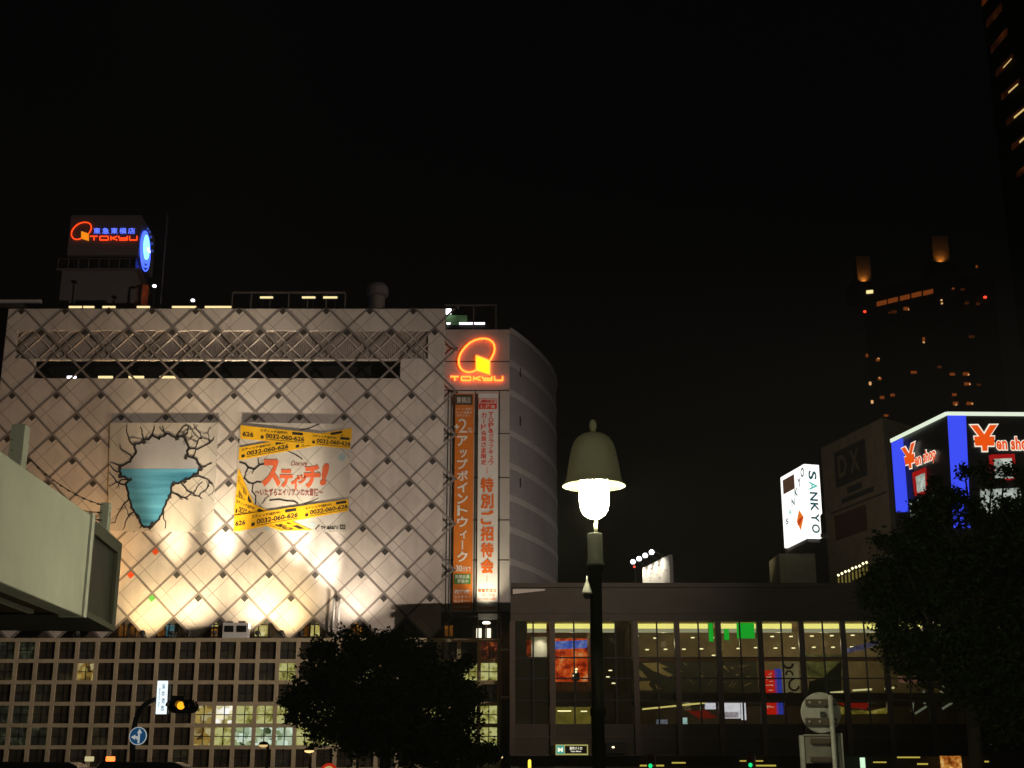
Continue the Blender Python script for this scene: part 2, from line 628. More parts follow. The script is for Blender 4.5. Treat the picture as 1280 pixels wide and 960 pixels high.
# ribbon window: dark room behind with a few tubes
mb = MB().box(xw0 - 0.5, xw1 + 0.5, FY + 3.0, FY + 3.1, z_w1 - 0.5, z_w0 + 0.5)
mb.box(xw0 - 0.5, xw1 + 0.5, FY + 0.4, FY + 3.0, z_w1 - 0.6, z_w1 - 0.5).box(xw0 - 0.5, xw1 + 0.5, FY + 0.4, FY + 3.0, z_w0 + 0.4, z_w0 + 0.5)
mb.build('ribbon_window_recess', M['black'], store)
M['tube_warm'] = glow('warm_tube', hexc('#ffe9a8'), 1.1)
M['tube_white'] = glow('white_tube', hexc('#f4f2ff'), 3.0)
for (a, b) in ((70, 96), (121, 146), (177, 199), (230, 260), (286, 306), (340, 370), (396, 420)):
    A, B = at(a, 450.8, FY + 0.25), at(b, 450.8, FY + 0.25)
    MB().box(A.x, B.x, FY + 0.2, FY + 0.3, A.z - 0.04, A.z + 0.07).build('ribbon_tube', M['tube_warm'], store)
for (a, b, m_) in ((83, 94, 'tube_white'), (122, 140, 'tube_warm'), (160, 179, 'tube_warm'), (199, 219, 'tube_warm')):
    A, B = at(a, 473, FY + 0.25), at(b, 473, FY + 0.25)
    MB().box(A.x, B.x, FY + 0.36, FY + 0.5, A.z + 0.06, A.z + 0.26).build('ribbon_tube', M[m_], store)

# corner wall and rounded corner
CY = 110.6
xc = at(637, 413, CY).x
zc = at(600, 412, CY).z
mb = MB()
mb.box(XR - 0.4, xc, CY, CY + 0.4, at(600, 765, CY).z, zc)
mb.build('corner_wall', M['wall'], store)
mb = MB()
for py in (452, 488, 542, 597, 650, 700):
    z = at(600, py, CY).z
    mb.box(XR - 0.4, xc, CY - 0.02, CY, z - 0.05, z + 0.05)
for px in (559, 563, 593.5, 624):
    x = at(px, 600, CY).x
    mb.box(x - 0.05, x + 0.05, CY - 0.022, CY, at(600, 765, CY).z, at(600, 489, CY).z)
mb.build('wall_joints', M['node'], store)
plan = [(xc, CY)]
for (px, py) in ((645, 417.2), (652.5, 423), (660, 429), (667.5, 436), (674, 442.5), (680.6, 449.5), (685.5, 456), (690, 463), (693, 470), (694.9, 479)):
    q = atz(px, py, zc)
    plan.append((q.x, q.y))
plan.append((plan[-1][0] - 0.2, plan[-1][1] + 6))
plan.append((plan[-1][0] - 2.0, plan[-1][1] + 8))
mb = MB()
mb.plan(plan + [(xc, plan[-1][1])], 0, zc - 0.01)
mb.build('curved_wall', M['drum'], store, smooth=False)
def band(z, h, out, name, i0=0, i1=None):
    m_ = MB()
    pts = plan[i0:i1]
    outp = []
    for i, (x, y) in enumerate(pts):
        a, b = Vector(pts[max(i - 1, 0)]), Vector(pts[min(i + 1, len(pts) - 1)])
        t = (b - a).normalized()
        outp.append((x + t.y * out, y - t.x * out))
    n_ = len(pts)
    vs = []
    for (x, y), (u, w) in zip(pts, outp):
        vs += [(x, y, z), (u, w, z), (u, w, z + h), (x, y, z + h)]
    fs = []
    for i in range(n_ - 1):
        for k in range(4):
            fs.append((i * 4 + k, i * 4 + (k + 1) % 4, i * 4 + 4 + (k + 1) % 4, i * 4 + 4 + k))
    fs += [(0, 1, 2, 3), (n_ * 4 - 1, n_ * 4 - 2, n_ * 4 - 3, n_ * 4 - 4)]
    m_.add(vs, fs)
    return m_.build(name, M['drum_band'], store)
for py in (457, 494, 545, 586, 626, 666, 706):
    band(at(641, py, CY).z, 0.55, 0.05, 'floor_band', 0, 11)
band(zc - 0.35, 0.5, 0.16, 'parapet_rail', 0, 12)
mb = MB()
for (px, py) in ((649.5, 466), (649.5, 527), (649.5, 604)):
    q = at(px, py, CY + 2.1)
    MB().box(q.x - 0.02, q.x + 0.12, q.y - 0.2, q.y + 0.2, q.z - 0.4, q.z + 0.4).build('vent_slot', M['black'], store)
# main body, dark wing at the left, recess behind the zigzag foot
mb = MB()
mb.box(XL + 0.02, XR, FY + 3.2, FY + 38, 12, zt - 0.6)
mb.box(XR, xc - 0.01, CY + 0.41, FY + 38, at(600, 765, CY).z, zc - 0.4)
mb.box(XL + 0.02, XR, FY + T, FY + 3.2, zt - 0.9, zt - 0.6)
mb.build('body', M['dark_wall'], store)
zb = at(20, 378, 113).z
MB().box(-85, XL - 0.03, 112.6, 150, 0, zb).build('side_wing', M['brown_panel'], store)
MB().box(-85, XL + 1.9, 112.3, 112.58, zb - 0.25, zb + 0.02).build('side_wing_coping', M['wall'], store)
LZ = at(625, 797.5, 107).z                     # top of the lower block
RY = FY + 2.6
mb = MB().box(XL, xc, RY, RY + 0.3, LZ - 0.2, at(600, 762, CY).z)
mb.box(XR - 0.4, xc, CY, RY, at(600, 765, CY).z - 0.3, at(600, 765, CY).z)
mb.build('ledge_wall', M['brown_metal'], store)
win_cols = {
    'teal': glow_noise('lit_teal', [hexc('#15242a'), hexc('#4f7d86'), hexc('#9fb9a8')], 0.6, 1.1),
    'amber': glow_noise('lit_amber', [hexc('#1c0e04'), hexc('#6b3f12'), hexc('#c98d38')], 0.7, 1.3),
    'cream': glow_noise('lit_cream', [hexc('#4a4220'), hexc('#b7a75a'), hexc('#f6efb8')], 0.8, 1.2),
    'white': glow('lit_white', hexc('#fff6d8'), 1.4),
}
for (a, b, y0, y1, c) in ((148, 158, 780, 795, 'amber'), (163, 176, 783, 795, 'amber'), (196, 206, 785, 795, 'amber'), (207, 218, 779, 795, 'teal'), (236, 252, 787, 795, 'cream'),
                          (262, 273, 771, 783, 'cream'), (264, 272, 786, 795, 'amber'), (318, 335, 773, 795, 'cream'), (376, 386, 772, 795, 'amber'), (388, 400, 776, 795, 'cream'),
                          (436, 452, 776, 795, 'amber'), (556, 566, 782, 795, 'amber'), (595.5, 602, 785.5, 797, 'white'), (607, 613.5, 785.5, 797, 'white')):
    MB().pbox(a, y0, b, y1, RY - 0.12, RY - 0.02).build('ledge_window', win_cols[c], store)
mb = MB()
for px in range(155, 640, 14):
    x = at(px, 790, RY - 0.2).x
    mb.box(x - 0.05, x + 0.05, RY - 0.25, RY - 0.15, LZ - 0.1, LZ + 1.6)
mb.box(XL, xc, RY - 0.24, RY - 0.16, LZ + 1.6, LZ + 1.7)
mb.build('ledge_railing', M['black'], store)

# ------------------------------------------------------------------ lower block with the window grid
GY = 107.0
lower = thing('grid_facade_building', (-20, GY, 0), 'low building block with a square grid of brown frames and windows below the diamond front', 'building')
gx1 = at(626.3, 797, GY).x
NC, PX, PZ = 27, 1.604, 1.655
gx0 = gx1 - NC * PX
NR = 7
BW = 0.30
mb = MB()
for c in range(NC + 1):
    x = gx1 - c * PX - BW / 2
    mb.box(x - BW / 2, x + BW / 2, GY, GY + 0.40, 0, LZ - BW)
for r_ in range(NR + 1):
    z = LZ - r_ * PZ
    mb.box(gx0 - BW, gx1, GY - 0.003, GY + 0.41, z - BW, z)
mb.build('grid_frame', M['concrete'], lower)
MB().box(gx0 - BW, gx1, GY + 2.0, FY + 3.2, 0, LZ - 0.4).build('core', M['dark_wall'], lower)
MB().box(gx0 - BW, gx1, GY + 0.42, FY + 3.2, LZ - 0.38, LZ - 0.02).build('ledge_roof', M['dark_wall'], lower)
MB().box(-85, gx0 - BW, GY + 0.5, GY + 30, 0, LZ).build('side_block', M['dark_wall'], lower)
L1 = glow_noise('shop_window_yellow', [hexc('#4b4a1c'), hexc('#a9a552'), hexc('#e0dd92'), hexc('#c9cf86')], 0.62, 1.6)
L2 = glow_noise('shop_window_orange', [hexc('#4a3413'), hexc('#a8873c'), hexc('#d8c26a'), hexc('#8a7038'), hexc('#cfc390')], 0.62, 2.4, kind='V')
L3 = glow_noise('shop_window_white', [hexc('#8a8048'), hexc('#efe6b8'), hexc('#ffffff'), hexc('#c8bc88'), hexc('#ffffff')], 1.1, 2.2, kind='V')
L4 = glow_noise('shop_window_green', [hexc('#3c4a2a'), hexc('#a6b884'), hexc('#dff0d8'), hexc('#7f9468'), hexc('#e8ffe8')], 0.75, 2.6, kind='V')
D1 = M['grid_glass']
D2 = glow_noise('dim_window', [hexc('#0a0806'), hexc('#110d09'), hexc('#1f1a0e'), hexc('#332e16')], 0.6, 1.0)
D3 = glow_noise('green_reflection_window', [hexc('#080807'), hexc('#12130c'), hexc('#22251a'), hexc('#4f573a')], 0.6, 1.4)  # dim greenish reflections on the glass, put in as emission
DR = glow_noise('red_display_window', [hexc('#140a07'), hexc('#1a0d08'), hexc('#5a2412'), hexc('#b4552a')], 0.6, 2.0)
lit = {(0, 1): L1, (1, 1): L1, (10, 1): L1, (20, 1): L2,
       (12, 3): L1, (13, 3): L3, (14, 3): L2, (11, 3): L1, (11, 4): L4, (12, 4): L4, (13, 4): L1, (14, 4): L2, (10, 4): L4, (10, 3): L1, (9, 4): L1,
       (0, 3): L1, (1, 3): L1, (0, 4): L1, (1, 4): L1, (2, 3): L2, (2, 4): L1, (3, 4): L2, (6, 1): L1, (5, 1): L2, (4, 2): L1,
       (7, 3): L1, (8, 3): L1, (9, 3): L1, (6, 3): L1, (5, 3): L2, (7, 4): L2, (8, 4): L1, (6, 4): L1, (4, 3): L1, (5, 4): L1, (3, 2): L2, (4, 4): L2, (3, 3): L1,
       (0, 0): DR, (24, 0): D3, (23, 0): D3, (24, 3): D3, (23, 3): D3, (24, 4): D3, (23, 4): D3, (22, 3): D2, (22, 4): D3, (21, 4): D2, (24, 1): D2, (12, 1): D2, (13, 0): D2, (23, 2): D2, (20, 5): D2}
def pane(mb_, c, r_):
    xa = gx1 - c * PX - BW - (PX - BW)
    z1 = LZ - r_ * PZ - BW
    mb_.box(xa, xa + PX - BW, GY + 0.22, GY + 0.24, z1 - (PZ - BW), z1)
    return xa, z1
cells = []
for c in range(NC):
    for r_ in range(NR):
        hid = 1 <= c <= 10 and r_ >= 1 and not (c == 1 and r_ < 4)
        off = c >= 25
        cells.append(((hid or r_ > 5 or off) and 1 or 0, 0 if (c, r_) in lit else 1, r_, c))
cells.sort()
rest, rest_bars = MB(), MB()
mats_rest = [D1, L1, L2, L3, L4, D2, D3, DR]
for i, (h, _, r_, c) in enumerate(cells):
    m_ = lit.get((c, r_), D2 if (c * 7 + r_ * 3) % 5 == 0 else D1)
    if i < 99:
        o = MB()
        xa, z1 = pane(o, c, r_)
        w_ = o.build('window', m_, lower)
        if m_ in (L1, L2, L3, L4):
            w_['label'] = 'lit window with four panes'
        b = MB()
        xm, zm = xa + (PX - BW) / 2, z1 - (PZ - BW) / 2
        b.box(xm - 0.035, xm + 0.035, GY + 0.17, GY + 0.21, z1 - (PZ - BW), z1)
        b.box(xa, xa + PX - BW, GY + 0.172, GY + 0.208, zm - 0.035, zm + 0.035)
        b.build('glazing_bar', M['black'], w_)
    else:
        rest.slot(mats_rest.index(m_))
        xa, z1 = pane(rest, c, r_)
        xm, zm = xa + (PX - BW) / 2, z1 - (PZ - BW) / 2
        rest.slot(len(mats_rest))
        rest.box(xm - 0.035, xm + 0.035, GY + 0.17, GY + 0.21, z1 - (PZ - BW), z1)
        rest.box(xa, xa + PX - BW, GY + 0.172, GY + 0.208, zm - 0.035, zm + 0.035)
o = rest.build('window_panes', mats_rest + [M['black']], lower)
o['kind'] = 'stuff'
# dark pier between the grid and the station bridge
xp1 = at(637.5, 850, GY).x
mb = MB().box(gx1 + 0.005, xp1, GY - 0.25, FY + 0.5, 0, at(630, 765, GY).z)
mb.build('end_pier', M['brown_panel'], lower)
MB().tube([(gx1 - 0.02, GY - 0.35, 0), (gx1 - 0.02, GY - 0.35, LZ + 2.2)], 0.06).build('drain_pipe', M['steel'], lower)

# ------------------------------------------------------------------ floodlights on the ledge
M['housing'] = mat('floodlight_housing', (0.08, 0.08, 0.085), 0.5, 0.4)
M['flood_lens'] = glow('floodlight_lens', (1.0, 0.9, 0.65), 3.0)
floods = [  # px on the ledge, aim px, aim py, power, colour, cone, how it is told apart
    (96, 108, 590, 9000, (1.0, 0.52, 0.17), 95, 'orange floodlight on the ledge hidden behind the white canopy'),
    (178, 183, 735, 1900, (1.0, 0.70, 0.32), 130, 'warm floodlight on the ledge under the green diamond tile'),
    (236, 232, 680, 3600, (1.0, 0.77, 0.46), 130, 'warm floodlight on the ledge under the cracked wall mural'),
    (322, 305, 680, 3300, (1.0, 0.80, 0.52), 130, 'warm white floodlight on the ledge beside the white ventilation unit'),
    (352, 352, 735, 2400, (1.0, 0.72, 0.34), 130, 'yellow floodlight on the ledge under the taped poster'),
    (424, 398, 672, 13000, (1.0, 0.89, 0.74), 34, 'bright narrow white floodlight on the ledge just above the round tree'),
    (440, 440, 640, 3000, (1.0, 0.84, 0.66), 125, 'wide white floodlight on the ledge behind the round tree'),
    (215, 215, 575, 34000, (1.0, 0.78, 0.50), 30, 'narrow floodlight on the ledge aimed high between the two posters, nearest the green tile'),
    (268, 284, 580, 40000, (1.0, 0.83, 0.60), 30, 'narrow floodlight on the ledge behind the white ventilation unit, aimed high'),
    (376, 360, 590, 34000, (1.0, 0.84, 0.62), 30, 'narrow floodlight on the ledge left of the white pipes, aimed high'),
]
FLY = FY - 2.7
for (px, ax, ay, pw, col, cone, lab) in floods:
    q = at(px, 792, FLY)
    a = at(ax, ay, FY)
    f = thing('floodlight', (q.x, FLY, LZ), lab, 'floodlight', 'floodlights along the ledge of the store')
    c = Vector((q.x, FLY, LZ + 0.42))
    d = (a - c).normalized()
    MB().box(q.x - 0.25, q.x + 0.25, FLY - 0.1, FLY + 0.1, LZ, LZ + 0.08).tube([(q.x - 0.24, FLY, LZ + 0.06), (q.x - 0.24, FLY, LZ + 0.42)], 0.03).tube([(q.x + 0.24, FLY, LZ + 0.06), (q.x + 0.24, FLY, LZ + 0.42)], 0.03).build('bracket', M['housing'], f)
    mb = MB().tube([c - d * 0.2, c - d * 0.05, c + d * 0.12], [0.1, 0.2, 0.22], 12)
    mb.build('housing', M['housing'], f)
    MB().tube([c + d * 0.121, c + d * 0.125], [0.19, 0.19], 12).build('lens', M['flood_lens'], f)
    lamp('flood_beam', 'SPOT', c + d * 0.2, pw, col, f, a, 0.25, cone)

# ------------------------------------------------------------------ mast added out of view on the right to light the store and station
mx_, my_, mz_ = 48.0, 50.0, 17.0
mast = thing('added_light_mast', (mx_, my_, 0), 'added tall steel mast with floodlights, unseen at the right, lighting the store front', 'added lighting mast')
MB().tube([(mx_, my_, 0), (mx_, my_, mz_ + .6)], [.25, .14], 14).box(mx_ - 1.2, mx_ + 1.2, my_ - .08, my_ + .08, mz_ + .3, mz_ + .42).build('pole', M['steel'], mast)
for k, (ax, ay, az, pw, col, cone) in enumerate(((-26, FY, 23, 122000, (1.0, 0.81, 0.68), 46), (8, FY, 16, 6500, (1.0, 0.82, 0.70), 44), (-24, 107, 5, 27000, (1.0, 0.81, 0.55), 40))):
    c = Vector((mx_ - .8 + .8 * k, my_, mz_))
    d = (Vector((ax, ay, az)) - c).normalized()
    MB().tube([c - d * .25, c, c + d * .2], [.15, .3, .34], 14).build('floodlight_housing', M['housing'], mast)
    MB().tube([c + d * .201, c + d * .205], [.31, .31], 14).build('floodlight_lens', M['flood_lens'], mast)
    lamp('added_mast_beam', 'SPOT', c + d * .25, pw, col, mast, (ax, ay, az), .3, cone)

# thin haze added in place of lens glow round the lamps; dims far towers
HAZE = MB().box(-430, 430, -130, 630, -1.5, 260)
hm = bpy.data.materials.new('added_haze')
hm.use_nodes = True
hm.node_tree.nodes.remove(hm.node_tree.nodes['Principled BSDF'])
pv = hm.node_tree.nodes.new('ShaderNodeVolumePrincipled')
pv.inputs['Color'].default_value = (0.86, 0.88, 0.80, 1)
pv.inputs['Density'].default_value = 0.00035
pv.inputs['Anisotropy'].default_value = 0.2
hm.node_tree.links.new(pv.outputs[0], hm.node_tree.nodes['Material Output'].inputs['Volume'])
tag(HAZE.build('haze', hm), kind='stuff')
# ------------------------------------------------------------------ signs, banners and posters of the store
NEON = glow('neon_red', (1.0, 0.10, 0.012), 7.0)
NEON_FILL = glow('neon_yellow_panel', (1.0, 0.66, 0.01), 1.6)
NEON_S = glow('neon_red_small', (1.0, 0.055, 0.008), 2.2)
NEON_FILL_S = glow('neon_amber_panel', (1.0, 0.28, 0.01), 1.0)
NEON_BLUE = glow('neon_blue', (0.10, 0.16, 1.0), 2.0)
RING = [(295, 440), (272, 450), (248, 455), (225, 452), (204, 442), (188, 424), (179, 400), (178, 372), (186, 340), (203, 310), (226, 282), (254, 257), (285, 241), (318, 232), (350, 230), (380, 237), (402, 252), (414, 273), (418, 300), (413, 325), (402, 350), (388, 374)]
PARA = [(295, 345), (385, 378), (385, 470), (295, 440)]
def letters(mb, f, w):
    """the wide neon wordmark; f takes 0..1 across and 0..1 down"""
    s = {
        'T': [[(0, .06), (.165, .06)], [(.085, .06), (.085, 1)]],
        'O': [[(.21, .08), (.39, .08), (.39, .95), (.21, .95), (.21, .08)]],
        'K': [[(.445, 0), (.445, 1)], [(.585, .04), (.455, .5), (.585, .97)]],
        'Y': [[(.615, 0), (.615, .5), (.795, .5)], [(.795, 0), (.795, .95), (.625, .95)]],
        'U': [[(.845, 0), (.845, .95), (1, .95), (1, 0)]],
    }
    for k in 'TOKYU':
        for st in s[k]:
            for a, b in zip(st, st[1:]):
                mb.tube([f(*a), f(*b)], w, 6)

SY = CY - 0.22
s1 = at(600, 445, SY)
sign = thing('neon_sign', (s1.x, CY, s1.z), 'large orange neon sign with leaf shaped ring and TOKYU lettering on the store corner wall', 'neon sign')
z3 = lambda x, y, Y=SY: at(540 + x / 5.333, 380 + y / 5.333, Y)
MB().tube([z3(*p_) for p_ in RING], 0.085, 8).build('ring_tube', NEON, sign)
MB().sheet([z3(*p_) for p_ in PARA], (0, 0.1, 0)).build('panel', NEON_FILL, sign)
mb = MB().tube([z3(*p_) for p_ in PARA + PARA[:1]], 0.075, 6)
mb.build('panel_tube', NEON, sign)
mb = MB()
letters(mb, lambda a, b: z3(122 + a * 348, 482 + b * 28), 0.075)
mb.build('lettering', NEON, sign)
mb = MB()
for (a, b) in ((190, 330), (190, 420), (350, 235), (416, 300), (260, 450), (340, 410), (150, 500), (300, 500), (440, 500)):
    q = z3(a, b)
    mb.box(q.x - 0.04, q.x + 0.04, q.y + 0.06, CY, q.z - 0.04, q.z + 0.04)
mb.build('standoff', M['steel'], sign)

# rooftop sign tower
TY = 125.0
tz1 = at(130, 269, TY).z
tz0 = at(130, 319, TY).z
a_, b_ = at(89, 269, TY), at(177, 269, TY)
e_ = atz(194, 299, tz1)
tower = thing('rooftop_sign_tower', ((a_.x + b_.x) / 2, TY, zt - 0.6), 'dark rooftop tower box carrying red and blue neon lettering and a round blue light', 'rooftop tower')
M['tower_grey'] = mat('tower_grey', (0.125, 0.11, 0.115), 0.6, var=0.15, scale=0.7)
Xb, Yb = e_.x, e_.y
pl = [(a_.x, TY), (b_.x, TY), (Xb, Yb), (a_.x + (Xb - b_.x), Yb)]
MB().plan(pl, tz0, tz1).build('sign_box', M['tower_grey'], tower)
zf = at(130, 338, TY).z
MB().plan([(x + (0.25 if i in (0, 3) else -0.3), y + (0.4 if i < 2 else -0.4)) for i, (x, y) in enumerate(pl)], zf, tz0).build('neck', M['black'], tower)
a2, b2 = at(79, 338, TY), at(171, 338, TY)
pl2 = [(a2.x, TY - 0.3), (b2.x, TY - 0.3), (b2.x + (Xb - b_.x) - 0.5, Yb), (a2.x, Yb)]
MB().plan(pl2, zt - 0.6, zf - 0.15).build('base_room', M['tower_grey'], tower)
MB().plan([(x + (-.5 if i in (0, 3) else .5), y + (-.3 if i < 2 else .3)) for i, (x, y) in enumerate(pl2)], zf - 0.15, zf).build('platform', M['steel'], tower)
mb = MB()
for k in range(9):
    x = a2.x - 0.4 + (b2.x - a2.x + 0.8) * k / 8
    mb.tube([(x, TY - 0.5, zf), (x, TY - 0.5, zf + 1.1)], 0.03, 6)
mb.tube([(a2.x - 0.4, TY - 0.5, zf + 1.1), (b2.x + 0.4, TY - 0.5, zf + 1.1)], 0.03, 6)
mb.build('railing', M['steel'], tower)
NY = TY - 0.15
def rlogo(x, y):
    return at(89.2 + (x - 178) * 25 / 240, 277.8 + (y - 230) * 23 / 240, NY)
MB().tube([rlogo(*p_) for p_ in RING], 0.055, 6).build('ring_tube', NEON_S, tower)
MB().sheet([rlogo(*p_) for p_ in PARA], (0, 0.08, 0)).build('logo_panel', NEON_FILL_S, tower)
mb = MB()
letters(mb, lambda a, b: at(112.5 + a * 58.5, 295 + b * 5.2, NY), 0.055)
mb.build('lettering', NEON_S, tower)
mb = MB()
for i, ch in enumerate('東急東横店'):
    text(mb, ch, front(NY + 0.05), 117 + i * 10.8, 285, 117 + i * 10.8 + 8.6, 292.3, 0.012)
mb.build('blue_lettering', NEON_BLUE, tower)
# round blue light on the right hand face
face = quadmap((b_.x, TY, tz1), (Xb, Yb, tz1), (Xb, Yb, tz0), (b_.x, TY, tz0))
u_ = Vector((Xb - b_.x, Yb - TY, 0)).normalized()
n_ = Vector((u_.y, -u_.x, 0))
W_ = math.hypot(Xb - b_.x, Yb - TY)
def disc(mb_, cs, ct, r, d0, d1, r_in=0.0, n=40):
    c = face(cs, ct)
    ring = lambda rr, d: [c + n_ * d + u_ * rr * math.cos(2 * math.pi * k / n) + Vector((0, 0, rr * math.sin(2 * math.pi * k / n))) for k in range(n)]
    if r_in == 0:
        a = ring(r, d0); b = ring(r, d1)
        mb_.add(a + b, [tuple(range(n)), tuple(range(2 * n - 1, n - 1, -1))] + [(k, (k + 1) % n, n + (k + 1) % n, n + k) for k in range(n)])
    else:
        vs = ring(r, d0) + ring(r, d1) + ring(r_in, d1) + ring(r_in, d0)
        mb_.add(vs, [(q * n + k, q * n + (k + 1) % n, ((q + 1) % 4) * n + (k + 1) % n, ((q + 1) % 4) * n + k) for q in range(4) for k in range(n)])
    return mb_
BL = glow('deep_blue_light', (0.05, 0.10, 1.0), 2.6)
CYN = glow('cyan_light', (0.22, 0.72, 1.0), 2.2)
WHT = glow('white_light', (1, 1, 1), 3)
hh = (tz1 - tz0)
disc(MB(), 0.34, 0.60, hh * 0.29, 0.1, 0.25).build('blue_disc', CYN, tower)
mb = MB()
disc(mb, 0.34, 0.63, hh * 0.36, 0.1, 0.22, hh * 0.30)
disc(mb, 0.34, 0.67, hh * 0.42, 0.1, 0.20, hh * 0.385)
disc(mb, 0.34, 0.70, hh * 0.48, 0.1, 0.18, hh * 0.45)
mb.build('blue_rings', BL, tower)
mb = MB()
c = face(0.40, 0.68)
for i in range(5):
    aa = math.radians(100 - i * 19)
    q = c + n_ * 0.2 + u_ * math.cos(aa) * hh * .55 + Vector((0, 0, math.sin(aa) * hh * .55))
    mb.box(q.x - 0.09, q.x + 0.09, q.y - 0.12, q.y + 0.12, q.z - 0.10, q.z + 0.10)
mb.build('arc_lights', glow('dim_blue_light', (0.10, 0.18, 0.9), 0.3), tower)
c = face(0.44, 0.60) + n_ * 0.3
MB().add([c + u_ * .9, c + Vector((0, 0, .25)), c - u_ * .5, c - Vector((0, 0, .25)), c + n_ * .1], [(0, 1, 4), (1, 2, 4), (2, 3, 4), (3, 0, 4), (0, 3, 2, 1)]).build('star_highlight', WHT, tower)  # star highlight on the disc, built as a glowing shape
q = at(180, 372, TY + 3)
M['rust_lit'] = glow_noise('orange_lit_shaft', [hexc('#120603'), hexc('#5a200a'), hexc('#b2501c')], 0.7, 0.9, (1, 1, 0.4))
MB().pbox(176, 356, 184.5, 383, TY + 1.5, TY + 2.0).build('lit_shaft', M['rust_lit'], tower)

# vertical banners on the corner wall
BY = CY - 0.30
M['orange_cloth'] = mat('orange_cloth', (0.62, 0.17, 0.015), 0.7, var=0.1, scale=1.5)
M['white_cloth'] = mat('white_cloth', (0.68, 0.66, 0.62), 0.7, var=0.06, scale=1.5)
M['white_print'] = mat('white_print', (0.72, 0.69, 0.62), 0.6, var=0.04)
M['orange_print'] = mat('orange_print', (0.80, 0.15, 0.01), 0.6, var=0.04)
M['red_print'] = mat('red_print', (0.70, 0.045, 0.02), 0.6, var=0.05)
M['green_print'] = mat('green_print', (0.06, 0.20, 0.035), 0.6, var=0.05)
M['brown_print'] = mat('brown_print', (0.07, 0.05, 0.03), 0.6, var=0.1)
f = front(BY)
q = at(579, 762, BY)
ban = thing('vertical_banner', (q.x, BY, q.z), 'tall orange banner with white Japanese lettering on the store corner wall', 'banner', 'vertical banners on the corner wall')
MB().pbox(566, 492, 592.5, 762, BY, BY + 0.06).build('cloth', M['orange_cloth'], ban)
mb = MB().pbox(568.5, 493, 591, 506, BY - 0.02, BY - 0.005)
mb.build('header_panel', M['brown_print'], ban)
MB().pbox(567.5, 717.5, 588.5, 730, BY - 0.02, BY - 0.005).build('green_panel', M['green_print'], ban)
mb = MB()
text(mb, '+', f, 568, 530, 574, 537, 0.03)
text(mb, '2', f, 573, 523.5, 584.2, 541, 0.0)
text(mb, '%', f, 584.5, 534.5, 590.5, 541, 0.0)
vtext(mb, 'アップポイントウィーク', f, 578, 13.5, 544, 703, 0.03)
text(mb, '〜', f, 567, 709, 569.5, 712.5, 0.02)
text(mb, '30', f, 570, 706.5, 577.5, 714.5, 0.03)
text(mb, '日まで', f, 578, 708, 588.5, 714.5, 0.01)
text(mb, 'ポイント会員の', f, 570, 509.5, 590, 513, 0.0)
text(mb, 'カード会員の', f, 569.5, 514, 590, 517.3, 0.01)
text(mb, 'お客さまへ', f, 571, 518, 588, 521, 0.01)
text(mb, '西館7階', f, 568, 737, 588, 742.5, 0.03)
text(mb, 'カスタマー', f, 567.5, 744, 588, 748, 0.02)
text(mb, 'センターへ', f, 567.5, 749, 587.5, 753, 0.02)
text(mb, '東急百貨店東横店', f, 566.8, 757, 587.5, 760, 0.01)
text(mb, '東横店', f, 571, 496.5, 588.5, 504, 0.0, off=(0, -0.05, 0))
text(mb, '新規会員', f, 569, 718.5, 587, 723.3, 0.01, off=(0, -0.05, 0))
text(mb, '募集中', f, 571.5, 724.3, 585.5, 729.3, 0.01, off=(0, -0.05, 0))
mb.build('lettering', M['white_print'], ban)
q = at(609, 765, BY)
ban = thing('vertical_banner', (q.x, BY, q.z), 'tall white banner with orange Japanese lettering lit from below, right of the orange banner', 'banner', 'vertical banners on the corner wall')
MB().pbox(596, 492, 622.5, 764.5, BY, BY + 0.06).build('cloth', M['white_cloth'], ban)
mb = MB()
for (x0, y0, x1, y1) in ((598.5, 498.2, 621, 499), (598.5, 504.2, 621, 505), (598.5, 499, 599.2, 504.2), (620.3, 499, 621, 504.2)):
    mb.pbox(x0, y0, x1, y1, BY - 0.02, BY - 0.005)
mb.pbox(598.5, 505, 621, 511.3, BY - 0.02, BY - 0.005)
text(mb, '期間限定', f, 600.5, 499.7, 619.5, 503.7, 0.02)
vtext(mb, 'TOP&クラブキュウ', f, 613.8, 6.2, 515, 581.5, 0.02)
vtext(mb, 'カード会員さま限定', f, 604.8, 6.8, 515.5, 581.5, 0.02)
mb.build('red_lettering', M['red_print'], ban)
mb = MB()
text(mb, '優待会', f, 600.5, 506.2, 619.3, 510.5, 0.02, off=(0, -0.05, 0))
mb.build('reversed_lettering', M['white_print'], ban)
mb = MB()
vtext(mb, '特別ご招待会', f, 609, 16, 596, 718, hv=True)
mb.pbox(608.6, 584, 609.3, 592.5, BY - 0.03, BY - 0.01).pbox(608.3, 720, 609, 727.5, BY - 0.03, BY - 0.01)
text(mb, '東急百貨店', f, 597.5, 736, 620.5, 740.5, 0.01)
text(mb, '特別ご招待会', f, 603, 742, 618.5, 745.5, 0.0)
text(mb, 'カード会員さま限定', f, 597.5, 747, 620, 750, 0.0)
text(mb, '東急百貨店東横店', f, 597, 758.5, 621, 761.5, 0.02)
mb.build('orange_lettering', M['orange_print'], ban)
q = at(609, 775, BY - 1.2)
f_ = thing('floodlight', (q.x, BY - 1.4, LZ), 'white floodlight in a silver tray at the foot of the white banner', 'floodlight', 'floodlights along the ledge of the store')
qq = at(609, 770, BY - 0.7)
mb = MB().pbox(597.5, 767, 622, 774, BY - 0.9, BY - 0.3)
mb.build('tray', M['white'], f_, bevel=0.03)
mb = MB()
for px in (597.5, 622):
    w_ = at(px, 772, BY - 0.6)
    mb.tube([(w_.x, w_.y, LZ), (w_.x, w_.y, w_.z)], 0.06)
mb.build('stand', M['steel'], f_)
c = at(608, 780, BY - 1.9)
